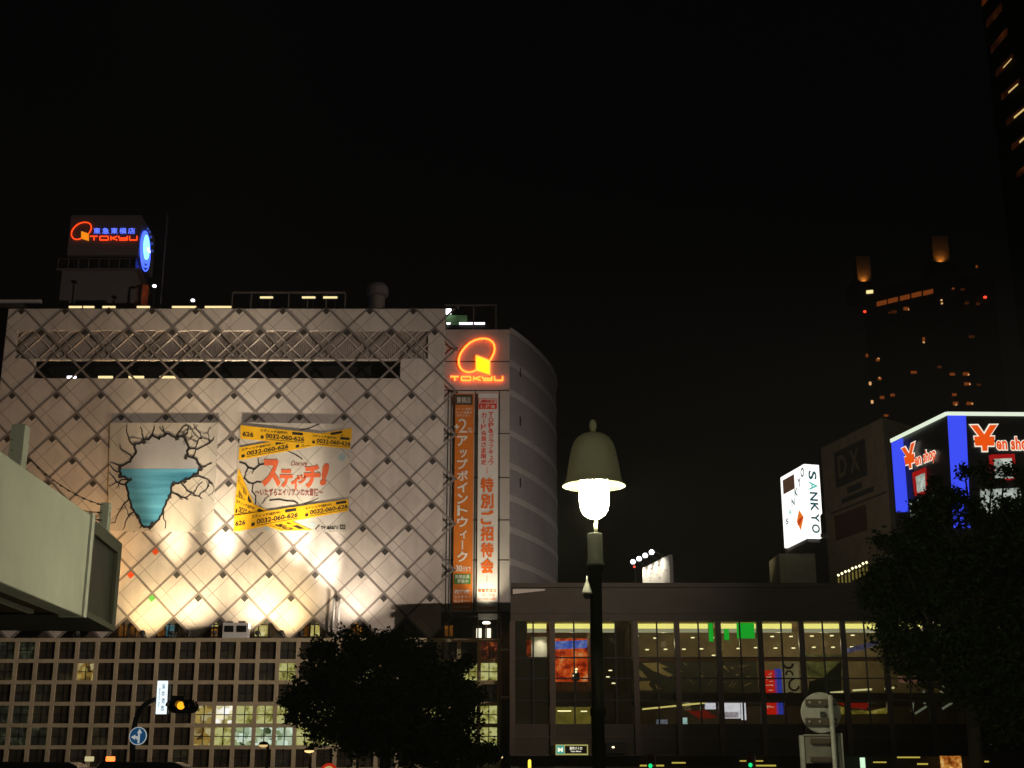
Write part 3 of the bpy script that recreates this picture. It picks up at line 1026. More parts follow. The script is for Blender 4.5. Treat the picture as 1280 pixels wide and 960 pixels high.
MB().lathe([(0.0, 0), (0.3, 0.02), (0.32, 0.14), (0.2, 0.2), (0, 0.2)], (c.x, c.y, c.z), 16).build('lens', M['flood_lens'], f_)
MB().tube([(c.x, c.y, LZ), (c.x, c.y, c.z + .02)], 0.05).build('lamp_post', M['steel'], f_)
lamp('flood_beam', 'SPOT', (c.x, c.y - 0.1, c.z + 0.5), 2000, (1, 0.88, 0.62), f_, at(608, 690, BY), 0.12, 75)

# ------------------------------------------------------------------ two posters on the diamond front
PY = FY - 0.13
M['crack'] = mat('crack_print', (0.028, 0.026, 0.026), 0.7, var=0.2)
M['teal_print'] = None
m_, t_, p_ = new_mat('sea_print')
tc_ = t_.nodes.new('ShaderNodeTexCoord'); mp_ = t_.nodes.new('ShaderNodeMapping'); nz_ = t_.nodes.new('ShaderNodeTexNoise'); cr_ = t_.nodes.new('ShaderNodeValToRGB')
mp_.inputs['Scale'].default_value = (0.12, 1, 1.6)
nz_.inputs['Scale'].default_value = 1.0; nz_.inputs['Detail'].default_value = 5
t_.links.new(tc_.outputs['Object'], mp_.inputs[0]); t_.links.new(mp_.outputs[0], nz_.inputs['Vector']); t_.links.new(nz_.outputs[0], cr_.inputs[0]); t_.links.new(cr_.outputs[0], p_.inputs['Base Color'])
for e_i, (pos, h_) in enumerate(((0.3, '#1f6c92'), (0.75, '#63b2d6'))):
    cr_.color_ramp.elements[e_i].position = pos; cr_.color_ramp.elements[e_i].color = hexc(h_) + (1,)
p_.inputs['Roughness'].default_value = 0.6
M['sea'] = m_
M['grey_print'] = mat('grey_print', (0.34, 0.35, 0.38), 0.6, var=0.15, scale=0.4)
f = front(PY)
c1 = at(200, 665, PY)
mural = thing('wall_poster', (c1.x, PY, c1.z), 'square wall poster of a broken hole showing grey sky and teal sea, with black cracks', 'poster')
def plate(name, quad, Y, d, m, parent):
    return MB().sheet([at(x, y, Y) for x, y in quad], (0, d, 0)).build(name, m, parent)
plate('sheet', [(137.5, 528.5), (273, 528.5), (266, 665), (134.5, 664)], PY, 0.05, M['print_tile'], mural)
rg = random.Random(11)
hole = [(150, 583), (163, 577), (170, 566), (168, 556), (180, 551), (189, 545), (199, 549), (208, 542), (222, 548), (231, 545), (236, 559), (233, 570), (246, 575), (252, 587), (240, 596), (230, 601), (216, 606), (212, 622), (203, 641), (192, 656), (180, 659), (172, 645), (164, 634), (160, 619), (157, 606), (163, 600), (150, 594)]
def jag(poly, amp, sub=3):
    out = []
    for (x0, y0), (x1, y1) in zip(poly, poly[1:] + poly[:1]):
        for k in range(sub):
            t = k / sub
            a = 0 if k == 0 else amp
            out.append((x0 + (x1 - x0) * t + rg.uniform(-a, a), y0 + (y1 - y0) * t + rg.uniform(-a, a)))
    return out
hole = jag(hole, 1.5, 4)
cut = 586
def clip(poly, keep_above):
    out = []
    for (x0, y0), (x1, y1) in zip(poly, poly[1:] + poly[:1]):
        i0, i1 = (y0 <= cut) == keep_above, (y1 <= cut) == keep_above
        if i0: out.append((x0, y0))
        if i0 != i1:
            t = (cut - y0) / (y1 - y0)
            out.append((x0 + (x1 - x0) * t, cut))
    return out
plate('sky_print', clip(hole, True), PY - 0.010, 0.006, M['grey_print'], mural)
plate('sea_print', clip(hole, False), PY - 0.013, 0.006, M['sea'], mural)
def cracks(mb_, x, y, ang, L, w, depth, lim):
    pts = [(x, y)]
    a = ang
    n = max(2, int(L / 4))
    for i in range(n):
        a += rg.uniform(-0.75, 0.75)
        a = a * 0.8 + ang * 0.2
        x += math.cos(a) * L / n
        y += math.sin(a) * L / n
        if not (lim[0] < x < lim[2] and lim[1] < y < lim[3]):
            break
        pts.append((x, y))
        if depth > 0 and rg.random() < 0.3:
            cracks(mb_, x, y, a + rg.choice((-1, 1)) * rg.uniform(0.6, 1.2), L * 0.55, w * 0.6, depth - 1, lim)
    for i, (p0, p1) in enumerate(zip(pts, pts[1:])):
        mb_.strip([at(*p0, PY - 0.018), at(*p1, PY - 0.018)], w * (1 - 0.6 * i / len(pts)), (0, 0.004, 0))
mb = MB()
mb.strip([at(x, y, PY - 0.024) for x, y in hole + hole[:1]], 0.17, (0, 0.004, 0))
for (x, y) in hole[::4]:
    if rg.random() < 0.5:
        mb.strip([at(x, y, PY - 0.030), at(x + rg.uniform(-3, 3), y + rg.uniform(-2, 4), PY - 0.030)], 0.3, (0, 0.004, 0))
cx_, cy_ = 200, 592
lim = (136, 531, 268, 662)
for (x, y) in hole[1::5]:
    a = math.atan2(y - cy_, x - cx_)
    cracks(mb, x, y, a, rg.uniform(22, 46), 0.12, 2, lim)
mb.build('crack_print', M['crack'], mural)

c2 = at(367, 665, PY)
title = thing('wall_poster', (c2.x, PY, c2.z), 'wall poster with red Japanese title and crossing yellow warning tapes', 'poster')
plate('sheet', [(301, 528), (439.5, 530), (435, 665), (291.5, 665)], PY, 0.05, M['print_tile'], title)
M['tape'] = mat('yellow_tape_print', (0.72, 0.40, 0.012), 0.6, var=0.08)
M['title_red'] = mat('title_red', (0.62, 0.12, 0.045), 0.6, var=0.15, scale=1)
M['maroon'] = mat('maroon_print', (0.24, 0.035, 0.03), 0.6, var=0.1)
M['pale_blue'] = mat('pale_blue_print', (0.33, 0.42, 0.44), 0.6, var=0.1)
z6 = lambda x, y: (270 + x * .18744, 500 + y * .1875)
def tape(name, quad, words, dy, order):
    q = [z6(*c) for c in quad]
    Y = PY - 0.012 - 0.010 * order
    MB().sheet([at(x, y, Y) for x, y in q], (0, 0.006, 0)).build(name, M['tape'], title)
    g = qpx(q[0], q[1], q[2], q[3], Y - 0.001)
    mb_ = MB()
    for (s0, s1) in words:
        w = s1 - s0
        text(mb_, '0032-060-626', g, s0 + w * .12, .42, s1, .76, 0.03, off=(0, -.004, 0))
        text(mb_, 'スティッチ追跡中!', g, s0, .13, s0 + w * .62, .33, 0.02, off=(0, -.004, 0))
        for (u0, v0, u1, v1) in ((s0 + w * .72, .1, s0 + w * .96, .30), (s0 + w * .01, .62, s0 + w * .08, .84), (s0 + w * .12, .83, s1, .865)):
            mb_.sheet([g(u0, v0), g(u1, v0), g(u1, v1), g(u0, v1)], (0, -0.004, 0))
    mb_.build('tape_lettering', M['ink'], title)
tape('tape_strip', [(150, 450), (255, 700), (225, 800), (120, 730)], [(0.05, 0.9)], 0, 0)
tape('tape_strip', [(128, 640), (640, 868), (430, 872), (120, 770)], [(0.02, 0.44), (0.52, 0.97)], 0, 1)
tape('tape_strip', [(155, 316), (907, 187), (905, 262), (150, 402)], [(0.02, 0.44), (0.5, 0.93)], 0, 2)
tape('tape_strip', [(163, 168), (903, 245), (893, 326), (163, 258)], [(-0.2, 0.12), (0.18, 0.58), (0.65, 1.0)] [1:], 0, 3)
tape('tape_strip', [(122, 772), (885, 660), (880, 740), (118, 880)], [(0.15, 0.56), (0.62, 0.995)], 0, 4)
mb = MB()
g1 = qpx(z6(163, 168), z6(903, 245), z6(893, 326), z6(163, 258), PY - 0.035)
text(mb, '626', g1, .02, .45, .12, .8, 0.03, off=(0, -.0125, 0))
g1 = qpx(z6(122, 772), z6(885, 660), z6(880, 740), z6(118, 880), PY - 0.045)
text(mb, '626', g1, .01, .36, .1, .66, 0.03, off=(0, -.0125, 0))
mb.build('tape_lettering', M['ink'], title)
g2 = lambda x, y: at(*z6(x, y), PY - 0.008)
mb = MB()
for (ch, x0, y0, x1, y1) in (('ス', 305, 395, 432, 580), ('テ', 425, 462, 512, 585), ('ィ', 500, 505, 555, 595), ('ッ', 540, 500, 605, 560), ('チ', 585, 432, 698, 588), ('!', 692, 422, 755, 570)):
    text(mb, ch, g2, x0, y0, x1, y1, 0.05, slant=0.18 if ch == '!' else 0.0, off=(0, -.006, 0))
mb.build('title_lettering', M['title_red'], title)
mb = MB()
text(mb, '〜いたずらエイリアンの大冒険〜', g2, 262, 592, 712, 640, 0.015, off=(0, -.006, 0))
text(mb, 'Disney', g2, 500, 410, 612, 448, -0.0, slant=0.2, off=(0, -.006, 0))
mb.build('subtitle_lettering', M['maroon'], title)
mb = MB()
text(mb, 'tv asahi', g2, 700, 832, 815, 862, 0.02, off=(0, -.006, 0))
mb.sheet([g2(658, 862), g2(688, 832), g2(693, 836), g2(664, 864)], (0, -0.006, 0))
for (a0, b0, a1, b1) in ((826, 832, 862, 838), (826, 856, 862, 862), (826, 838, 832, 856), (856, 838, 862, 856)):
    mb.sheet([g2(a0, b0), g2(a1, b0), g2(a1, b1), g2(a0, b1)], (0, -0.006, 0))
text(mb, '5', g2, 838, 840, 851, 855, 0.02)
mb.build('channel_lettering', M['ink'], title)
mb = MB()
def z6cr(pts, w):
    mb.strip([at(*z6(*p0), PY - 0.010) for p0 in pts], w, (0, 0.004, 0))
z6cr([(160, 415), (195, 425), (215, 450), (255, 462), (290, 432), (325, 425)], .16)
z6cr([(280, 390), (285, 425)], .1)
z6cr([(215, 450), (200, 480), (190, 520), (215, 550), (248, 558), (275, 545), (300, 548)], .13)
z6cr([(248, 558), (240, 610), (265, 640), (262, 695)], .1)
z6cr([(255, 462), (240, 490)], .08)
z6cr([(360, 668), (420, 662), (470, 672), (520, 674), (545, 690)], .13)
z6cr([(590, 690), (640, 675), (680, 655)], .07)
z6cr([(310, 690), (330, 655), (350, 640)], .07)
z6cr([(480, 340), (540, 370), (575, 395)], .07)
z6cr([(560, 200), (620, 190), (690, 160)], .08)
mb.build('crack_print', M['crack'], title)
for (x, y, r_) in ((840, 380, 26), (645, 832, 18), (340, 850, 20)):
    MB().sheet([at(*z6(x + r_ * math.cos(a / 12 * 6.283), y + r_ * math.sin(a / 12 * 6.283)), PY - 0.006) for a in range(12)], (0, 0.004, 0)).build('blue_spot', M['pale_blue'], title)

# ------------------------------------------------------------------ things on the store roof and ledge
def roof_tube(px0, px1, py, Y=FY + 1.2, m='tube_warm', lab=None, h=0.16):
    A, B = at(px0, py, Y), at(px1, py, Y)
    t = thing('roof_light', ((A.x + B.x) / 2, Y, zt - 0.6), lab, 'strip light', 'strip lights along the store roof')
    mb_ = MB().box(A.x, B.x, Y, Y + 0.12, A.z - h / 2, A.z + h / 2)
    mb_.build('tube', M[m], t)
    k = MB().box(A.x - .1, B.x + .1, Y + 0.13, Y + 0.2, A.z - h, A.z + h)
    for x in (A.x + 0.2, B.x - 0.2):
        k.box(x - 0.04, x + 0.04, Y + 0.14, Y + 0.19, zt - 0.6, A.z - h)
    k.build('holder', M['black'], t)
for (a, b, lab) in ((86, 102, 'leftmost strip light on the store roof'), (104, 117.5, 'strip light second from the left on the store roof, below the sign tower'), (128, 144, 'short strip light at the middle of the sign tower foot'),
                    (171, 187, 'short strip light by the orange shaft of the sign tower'), (215, 245, 'long strip light under the small white roof lamp'), (256, 289, 'long strip light left of the roof frame')):
    roof_tube(a, b, 383.5, lab=lab)
for (a, b, lab) in ((325, 341, 'leftmost strip light inside the roof frame'), (377.5, 394, 'middle strip light inside the roof frame'), (404, 421.5, 'rightmost strip light inside the roof frame')):
    roof_tube(a, b, 371.5, FY + 3, lab=lab)
for (px, py, lab) in ((193, 357.5, 'small white lamp on a pole right of the sign tower'), (241, 375.5, 'small white lamp above the long roof strip light')):
    q = at(px, py, FY + 6)
    t = thing('roof_lamp', (q.x, q.y, zt - 0.6), lab, 'lamp')
    MB().tube([(q.x, q.y, zt - 0.6), (q.x, q.y, q.z)], 0.05).build('pole', M['black'], t)
    MB().lathe([(0, -.16), (.15, -.1), (.2, 0), (.15, .1), (0, .16)], tuple(q), 12).build('bulb', M['tube_white'], t)
# frame and ventilator
Y = FY + 3.4
A, B = at(291, 366, Y), at(432, 366, Y)
t = thing('roof_frame', ((A.x + B.x) / 2, Y, zt - 0.6), 'low dark steel frame on the roof left of the round ventilator', 'roof frame')
mb = MB().box(A.x, B.x, Y - .06, Y + .06, A.z - .1, A.z + .1).box(A.x, B.x + 1.5, Y - .05, Y + .05, zt + 0.1, zt + 0.25)
mb.build('rails', M['steel'], t)
mb = MB()
for k in range(7):
    x = A.x + (B.x - A.x) * k / 6
    mb.box(x - .06, x + .06, Y - .055, Y + .055, zt - 0.6, A.z - .1)
mb.build('posts', M['steel'], t)
q = at(471, 384, Y)
t = thing('roof_ventilator', (q.x, Y, zt - 0.6), 'round mushroom shaped ventilator standing on the roof edge', 'ventilator')
zz = lambda py: at(471, py, Y).z - (zt - 0.6)
MB().lathe([(0.72, 0), (0.72, zz(372)), (0.9, zz(371))], (q.x, Y, zt - 0.6), 20).build('stack', M['steel'], t)
MB().lathe([(0.75, zz(371)), (1.02, zz(370)), (1.02, zz(361)), (0.8, zz(356.5)), (0.0, zz(355.5))], (q.x, Y, zt - 0.6), 20).build('cap', M['tower_grey'], t)
# green walled room at the corner
Y = CY + 6
q = at(590, 404, Y)
t = thing('rooftop_shed', (q.x, Y, zc - 0.4), 'small green walled rooftop room with a white lamp above the neon sign', 'rooftop room')
M['green_wall'] = mat('green_wall', (0.12, 0.26, 0.10), 0.7, var=0.2)
MB().pbox(553, 394, 584, 414, Y, Y + 0.3).build('wall', M['green_wall'], t)
MB().pbox(557.5, 386, 564, 392, Y - 0.5, Y - 0.3).build('lamp', glow('white_roof_lamp', (0.95, 0.97, 1.0), 4.0), t)
MB().pbox(558, 403.2, 563, 405, Y - 0.6, Y - 0.5).pbox(574, 403, 606, 405, Y - 0.6, Y - 0.5).build('strip_light', M['tube_white'], t)
MB().pbox(560, 406, 612, 414, Y - 0.4, Y - 0.1).build('cabinet', M['black'], t)
A, B = at(556, 381.5, CY + 4), at(620, 381.5, CY + 4)
mb = MB().box(A.x, B.x, CY + 3.95, CY + 4.05, A.z - .07, A.z + .07)
for px in (592, 620):
    x = at(px, 400, CY + 4).x
    mb.box(x - .07, x + .07, CY + 3.94, CY + 4.06, zc - 0.4, A.z + .07)
mb.build('railing', M['steel'], t)
q = at(207, 300, FY + 14)
t = thing('antenna_mast', (q.x, q.y, zt - 0.6), 'thin dark antenna mast beside the rooftop sign tower', 'antenna')
MB().tube([(q.x, q.y, zt - 0.6), (q.x, q.y, at(207, 268, FY + 14).z)], [0.09, 0.04]).build('mast', M['tower_grey'], t)
mb = MB()
for k in range(4):
    z = at(207, 275 + k * 9, FY + 14).z
    mb.tube([(q.x - 0.5, q.y, z), (q.x + 0.5, q.y, z)], 0.02, 6)
mb.build('crossbars', M['tower_grey'], t)
# white ventilation unit on the ledge
Y = FY - 2.96
q = at(293, 796, Y)
t = thing('ventilation_unit', (q.x, Y + .4, LZ), 'white boxed ventilation unit with two dark grilles on the ledge', 'ventilation unit')
MB().box(at(278, 790, Y).x, at(310, 790, Y).x, Y, Y + 0.8, LZ, at(293, 778.5, Y).z).build('casing', M['white'], t, bevel=0.03)
for (a, b) in ((280, 292), (295.5, 308)):
    mb = MB().pbox(a, 782, b, 790, Y - 0.04, Y - 0.01)
    mb.build('grille', M['black'], t)
MB().pbox(283, 776, 290, 778.3, Y + 0.1, Y + 0.5).pbox(298, 776, 306, 778.3, Y + 0.1, Y + 0.5).build('top_vents', M['steel'], t)
# two white pipes standing at the foot of the front
for (px, y0, lab) in ((416.5, 748, 'left of two slim white pipes on the ledge above the round tree'), (423, 751, 'right of two slim white pipes on the ledge above the round tree')):
    q = at(px, 780, FY - 0.6)
    o = MB().tube([(q.x, q.y, LZ), (q.x, q.y, at(px, y0, FY - 0.6).z)], 0.09, 10).build('white_pipe', M['white'], origin=(q.x, q.y, LZ), smooth=True)
    tag(o, lab, 'pipe')
# ------------------------------------------------------------------ glazed station bridge
KY = 100.0
xk0, xk1 = at(638.5, 850, KY).x, 62.0
kz = lambda py, Y=KY: at(900, py, Y).z
bridge = thing('station_bridge', (20, KY, 0), 'long dark brown station building with a glazed gallery, lit ceiling and grid of posts', 'station building')
mb = MB().box(xk0, xk1, KY - 0.15, KY + 7.2, kz(767), kz(735))
mb.box(xk0, xk1, KY - 0.45, KY + 7.2, kz(735), kz(729.5))
mb.box(xk0, xk1, KY - 0.05, KY + 7.2, kz(776.5), kz(767))
mb.build('roof_fascia', M['brown_panel'], bridge)
A, B = at(641, 741, KY - 0.5), at(681, 738.5, KY - 0.5)
mb = MB().poly([(A.x, kz(744)), (B.x, kz(739.5)), (B.x, kz(737.5)), (A.x, kz(737.5))], KY - 0.6, KY - 0.46)
mb.build('fascia_light_panel', M['wall'], bridge)
MB().box(xk0, xk1, KY + 0.05, KY + 7.2, kz(944), kz(905)).build('lower_fascia', M['brown_panel'], bridge)
mb = MB()
for py in (921.5, 944):
    mb.box(xk0, xk1, KY - 0.06, KY + 0.045, kz(py) - 0.05, kz(py) + 0.05)
mb.build('fascia_ledge', M['brown_metal'], bridge)
cols_px = [638.5 + 52.4 * k for k in range(0, 21)]
cols_px[0] = 640.5
for px in cols_px:
    x = at(px, 850, KY).x
    MB().box(x - 0.2, x + 0.2, KY - 0.08, KY + 0.28, kz(944), kz(776.5)).build('post', M['brown_metal'], bridge)
for a, b in zip(cols_px, cols_px[1:]):
    x = at((a + b) / 2 + 1, 850, KY).x
    MB().box(x - 0.055, x + 0.055, KY, KY + 0.12, kz(905), kz(776.5)).build('mullion', M['black'], bridge)
mb = MB()
for py in (822, 848, 875.5):
    mb.box(xk0, xk1, KY + 0.005, KY + 0.11, kz(py) - 0.05, kz(py) + 0.05)
mb.build('transom', M['black'], bridge)
for i, (a, b) in enumerate(zip(cols_px, cols_px[1:])):
    xa, xb = at(a, 850, KY).x + 0.21, at(b, 850, KY).x - 0.21
    MB().box(xa, xb, KY + 0.055, KY + 0.065, kz(905), kz(776.5)).build('window', M['glass'], bridge)
# solid panels in the first bays
mb = MB()
def kpanel(x0, y0, x1, y1):
    a, b = at(x0, y1, KY), at(x1, y0, KY)
    mb.box(a.x, b.x, KY + 0.13, KY + 0.2, a.z, b.z)
kpanel(641, 823, 686, 905); kpanel(641, 777, 658, 822); kpanel(690, 864, 739, 883); kpanel(742, 865, 790, 905)
mb.build('solid_panel', M['brown_panel'], bridge)
# inside: floors, back wall, ceiling
iz = lambda py, Y: at(900, py, Y).z
BKY = KY + 6.8
M['inside_wall'] = mat('inside_wall', (0.32, 0.25, 0.16), 0.7, var=0.35, scale=0.6)
M['inside_dark'] = mat('inside_dark', (0.05, 0.05, 0.045), 0.6, var=0.3)
M['inside_ceiling'] = mat('inside_ceiling', (0.34, 0.22, 0.12), 0.7, var=0.2)
MB().box(xk0, xk1, BKY, BKY + 0.3, 0, kz(735) - 0.1).build('back_wall', M['inside_wall'], bridge)
MB().box(xk0, xk1, KY + 0.3, BKY, kz(778) + 0.06, kz(776) + 0.1).build('ceiling', M['inside_ceiling'], bridge)
MB().box(xk0, xk1, KY + 0.3, BKY, kz(873) - 0.25, kz(864) - 0.1).build('middle_floor', M['inside_dark'], bridge)
MB().box(xk0, xk1, KY + 0.3, BKY, kz(906) - 0.25, kz(906)).build('lower_floor', M['inside_dark'], bridge)
MB().box(at(739, 850, KY).x, at(742, 850, KY).x, KY + 0.3, BKY, kz(905), kz(778)).box(at(789, 850, KY).x, at(791, 850, KY).x, KY + 0.3, BKY, kz(873), kz(778)).build('cross_wall', M['inside_wall'], bridge)
MB().box(at(791, 850, KY + 4).x, xk1, KY + 2.2, KY + 2.35, iz(826.5, KY + 2.2), iz(822, KY + 2.2)).build('ceiling_beam', mat('rust_beam', (0.28, 0.12, 0.06), 0.6, var=0.2), bridge)
# ceiling strip lights behind the top of the glass
M['strip_y'] = glow('strip_yellow', hexc('#fff38a'), 1.6)
M['strip_reflect'] = glow('strip_reflection', hexc('#c9c3a0'), 0.75)  # reflection of the yellow strip, put in as a grey glowing band
def strip_light(x0, x1):
    a, b = at(x0, 790, KY + 0.6), at(x1, 790, KY + 0.6)
    m_ = MB()
    m_.slot(0).box(a.x, b.x, KY + 0.6, KY + 0.75, kz(784.5), kz(778.5))
    m_.slot(1).box(a.x, b.x, KY + 0.605, KY + 0.75, kz(789.5), kz(785))
    return m_.build('strip_light', [M['strip_y'], M['strip_reflect']], bridge)
for (a, b) in ((659, 683), (688, 738), (751, 768), (793, 842), (844, 885), (896, 945), (948, 990), (1002, 1052), (1055, 1105), (1107, 1157), (1160, 1209), (1212, 1260)):
    strip_light(a, b)
M['dot'] = glow('downlight', hexc('#fff0b8'), 2.5)
for (xx, py) in [(796, 795), (819, 797.5), (866, 797), (890.5, 797), (941, 796), (965.5, 795.5), (989, 795.5), (1015, 795), (1040, 794.5), (1066, 794), (809, 812), (832, 811.5), (855, 811.5), (877, 811), (900.5, 811), (923, 810.5), (969.5, 810), (992, 810), (1017.5, 809), (1041.5, 809), (1065, 808.5), (892, 819), (945, 809.5), (1005, 817), (763, 838), (760, 846), (767, 854), (1192, 790), (1205, 804)]:
    q = at(xx, py, KY + 3.0)
    MB().box(q.x - 0.13, q.x + 0.13, q.y, q.y + 0.1, q.z - 0.035, q.z + 0.035).build('downlight', M['dot'], bridge)
for (x, y, pw) in ((830, 805, 60), (900, 805, 60), (975, 805, 60), (1030, 805, 60), (1090, 805, 50), (860, 885, 14), (960, 885, 10), (1080, 885, 14), (715, 800, 30), (715, 885, 26), (765, 800, 3)):
    lamp('gallery_lamp', 'POINT', at(x, y, KY + 3.2), pw * 1.5, (1, 0.82, 0.48), bridge, size=0.25)
# spot on the white bracket wall at the left
q = at(679, 797, KY + 1.1)
lamp('wall_spot', 'SPOT', q, 120, (1, 0.85, 0.6), bridge, at(673, 815, KY + 2.2), 0.08, 80)
MB().pbox(664, 796, 683.5, 822, KY + 2.0, KY + 2.1).build('lit_partition', M['white'], bridge)
# lower gallery: sloping yellow line
a, b = at(803, 886.5, KY + 1.2), at(882, 878.5, KY + 1.2)
MB().sheet([(a.x, a.y, a.z - .06), (b.x, b.y, b.z - .06), (b.x, b.y, b.z + .06), (a.x, a.y, a.z + .06)], (0, .08, 0)).build('handrail_light', glow('rail_light', hexc('#ffe98c'), 1.0), bridge)
for (x0, x1, py) in ((955, 999, 874.5), (1038, 1056, 866), (1066, 1090, 863), (1106, 1118, 861), (1188, 1196, 854)):
    a, b = at(x0, py, KY + 1.2), at(x1, py - (1.5 if x1 - x0 < 30 else 0), KY + 1.2)
    MB().sheet([(a.x, a.y, a.z - .07), (b.x, b.y, b.z - .07), (b.x, b.y, b.z + .07), (a.x, a.y, a.z + .07)], (0, .08, 0)).build('handrail_light', glow('rail_light_' + str(x0), hexc('#fff3b0'), 0.9), bridge)
# ground floor below: openings with lights
MB().box(xk0, xk1, KY + 2.5, KY + 2.7, 0, kz(945)).build('ground_floor_wall', M['dark_wall'], bridge)
for k, (x0, x1, y0, y1, c) in enumerate(((840, 857, 952.6, 954.4, 'y'), (925, 954, 950.4, 952, 'y'), (940, 970, 956, 958, 'y'), (1076, 1081, 947, 960, 'w'), (1092, 1108, 952, 953.6, 'y'), (1122, 1150, 945.8, 947.6, 'y'), (1147, 1160, 954, 956, 'y'), (1222, 1242, 942, 944, 'y'), (1223, 1236, 951, 953, 'y'), (800, 830, 956, 958, 'y'))):
    MB().pbox(x0, y0, x1, y1, KY + 1.2, KY + 1.3).build('entrance_light', glow('entrance_%s_%d' % ('light', k), hexc('#e8d25a') if c == 'y' else hexc('#d8ffd8'), 0.6 if c == 'y' else 1.0), bridge)
MB().pbox(1177, 941, 1201, 966, KY + 1.2, KY + 1.3).build('kiosk_window', glow_noise('kiosk_lit', [hexc('#2a1404'), hexc('#a8571a'), hexc('#e0a04a'), hexc('#fff0b0')], 0.75, 1.6), bridge)

def board(name, x0, y0, x1, y1, Y, m, label, cat, th=0.1, group=None):
    a = at((x0 + x1) / 2, y1, Y)
    t = thing(name, (a.x, Y, a.z), label, cat, group)
    MB().pbox(x0, y0, x1, y1, Y, Y + th).build('panel', m, t)
    return t
# advertisements seen through the glass
ad = board('advertisement', 688, 798, 734, 852, KY + 2.0, glow_noise('orange_ad', [hexc('#2a0602'), hexc('#8e1a06'), hexc('#e04a10'), hexc('#f0803a'), hexc('#d8c8a0')], 1.05, 1.3), 'large orange and red advertisement with a blue band behind the gallery glass', 'advertisement')
a0 = qpx((687.5, 802), (734, 800), (734, 810), (687.5, 812), KY + 1.97)
MB().sheet([a0(0, 0), a0(1, 0), a0(1, 1), a0(0, 1)], (0, .02, 0)).build('blue_band', glow_noise('blue_band', [hexc('#3a4cc0'), hexc('#5a78e8'), hexc('#b8c0f4')], 0.8, 2.5), ad)
ad = board('advertisement', 645, 800, 668, 822, KY + 2.4, glow_noise('dark_orange_ad', [hexc('#140402'), hexc('#4a1206'), hexc('#b8400e'), hexc('#d87828')], 0.65, 1.5), 'dark orange advertisement beside the spot lit partition at the left end of the gallery', 'advertisement')
q = at(720, 850, KY + 1.3)
st = thing('spotlight_stand', (q.x, q.y, kz(864)), 'small stand with stacked white spotlights in front of the orange advertisement', 'lamp stand')
MB().tube([(q.x, q.y, kz(863.5)), (q.x, q.y, at(720, 838, KY + 1.3).z)], 0.09).lathe([(0.28, 0), (0.3, 0.5), (0.1, 0.7)], (q.x, q.y, at(720, 851, KY + 1.3).z), 10).build('stand', M['black'], st)
for (x, y) in ((720.5, 836.5), (719.5, 840), (717.5, 844.5)):
    c = at(x, y, KY + 1.1)
    MB().lathe([(0, -.1), (.13, 0), (0, .1)], tuple(c), 8).build('spotlight', M['dot'], st)
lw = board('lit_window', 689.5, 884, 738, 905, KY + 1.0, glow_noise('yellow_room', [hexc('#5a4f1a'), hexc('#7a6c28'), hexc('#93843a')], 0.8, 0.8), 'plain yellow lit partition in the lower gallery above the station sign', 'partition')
MB().pbox(697, 888, 714, 889.5, KY + .95, KY + .99).pbox(726, 888.5, 734, 889.7, KY + .95, KY + .99).build('lamp_strip', M['dot'], lw)
GR = glow('green_board', hexc('#12d838'), 0.85)
gs = board('green_sign', 921.5, 778.5, 942.5, 798, KY + 0.40, GR, 'bright green hanging board at the gallery ceiling, widest of three', 'hanging sign', 0.06)
gs = board('green_sign', 886.5, 779, 891, 802, KY + 0.40, GR, 'narrow bright green hanging board at the gallery ceiling left of the others', 'hanging sign', 0.06)
gs = board('green_sign', 905.5, 786, 911, 800, KY + 0.40, GR, 'small bright green hanging board at the gallery ceiling between two others', 'hanging sign', 0.06)
SCW = glow_noise('white_screen', [hexc('#b8b4cc'), hexc('#f4f0ff'), hexc('#ffffff')], 1.15, 0.9)
sc_ = board('advertising_screen', 903.5, 877, 925, 898, KY + 1.6, SCW, 'bright white advertising screen in the lower gallery, largest of the screens', 'screen')
MB().pbox(905, 890, 923, 897, KY + 1.56, KY + 1.59).build('picture', glow_noise('screen_picture', [hexc('#6c6678'), hexc('#c8b8c4'), hexc('#f0ecf8')], 0.8, 2), sc_)
MB().pbox(927, 878, 932, 900, KY + 1.6, KY + 1.7).build('side_panel', SCW, sc_)
board('advertising_screen', 881.5, 877, 894.5, 886.5, KY + 1.6, SCW, 'small white screen at the right end of the sloping yellow rail light', 'screen')
board('advertising_screen', 850, 897, 859, 905, KY + 1.4, glow_noise('pale_screen', [hexc('#5a7a78'), hexc('#c8f0ec'), hexc('#ffffff')], 0.9, 1.4), 'tiny pale blue white screen low in the gallery under the sloping yellow rail', 'screen')
board('advertising_screen', 820.5, 899.5, 834.5, 905.5, KY + 1.4, glow_noise('dim_screen', [hexc('#3a3a44'), hexc('#8c90a4'), hexc('#a8a8b8')], 0.7, 1.4), 'dim grey screen low in the gallery, leftmost of the screens', 'screen')
# red ribbon, dark diagonal mural, swirl wall, green and red adverts
t = thing('ribbon_banner', tuple(at(875, 898, KY + 1.8)), 'dark red slanting wave banner between the small screens of the lower gallery', 'banner')
w_ = [(857, 887), (870, 889), (882, 887), (890, 893), (897, 897), (886, 898), (874, 898), (866, 893)]
MB().sheet([at(x, y, KY + 1.8) for x, y in w_], (0, .05, 0)).build('cloth', glow('dark_red_banner', hexc('#7c150c'), 0.7), t)
mural2 = thing('gallery_mural', tuple(at(870, 864, BKY - .2)), 'long dark wall painting with slanting cream shapes on the back wall of the gallery', 'wall painting')
MB().pbox(792, 826, 946, 866, BKY - 0.12, BKY - 0.02).build('panel', M['inside_dark'], mural2)
mb = MB()
M['cream_paint'] = mat('cream_paint', (0.55, 0.45, 0.24), 0.7, var=0.3)
def shape(pts):
    mb.sheet([at(x, y, BKY - 0.16) for x, y in pts], (0, .03, 0))
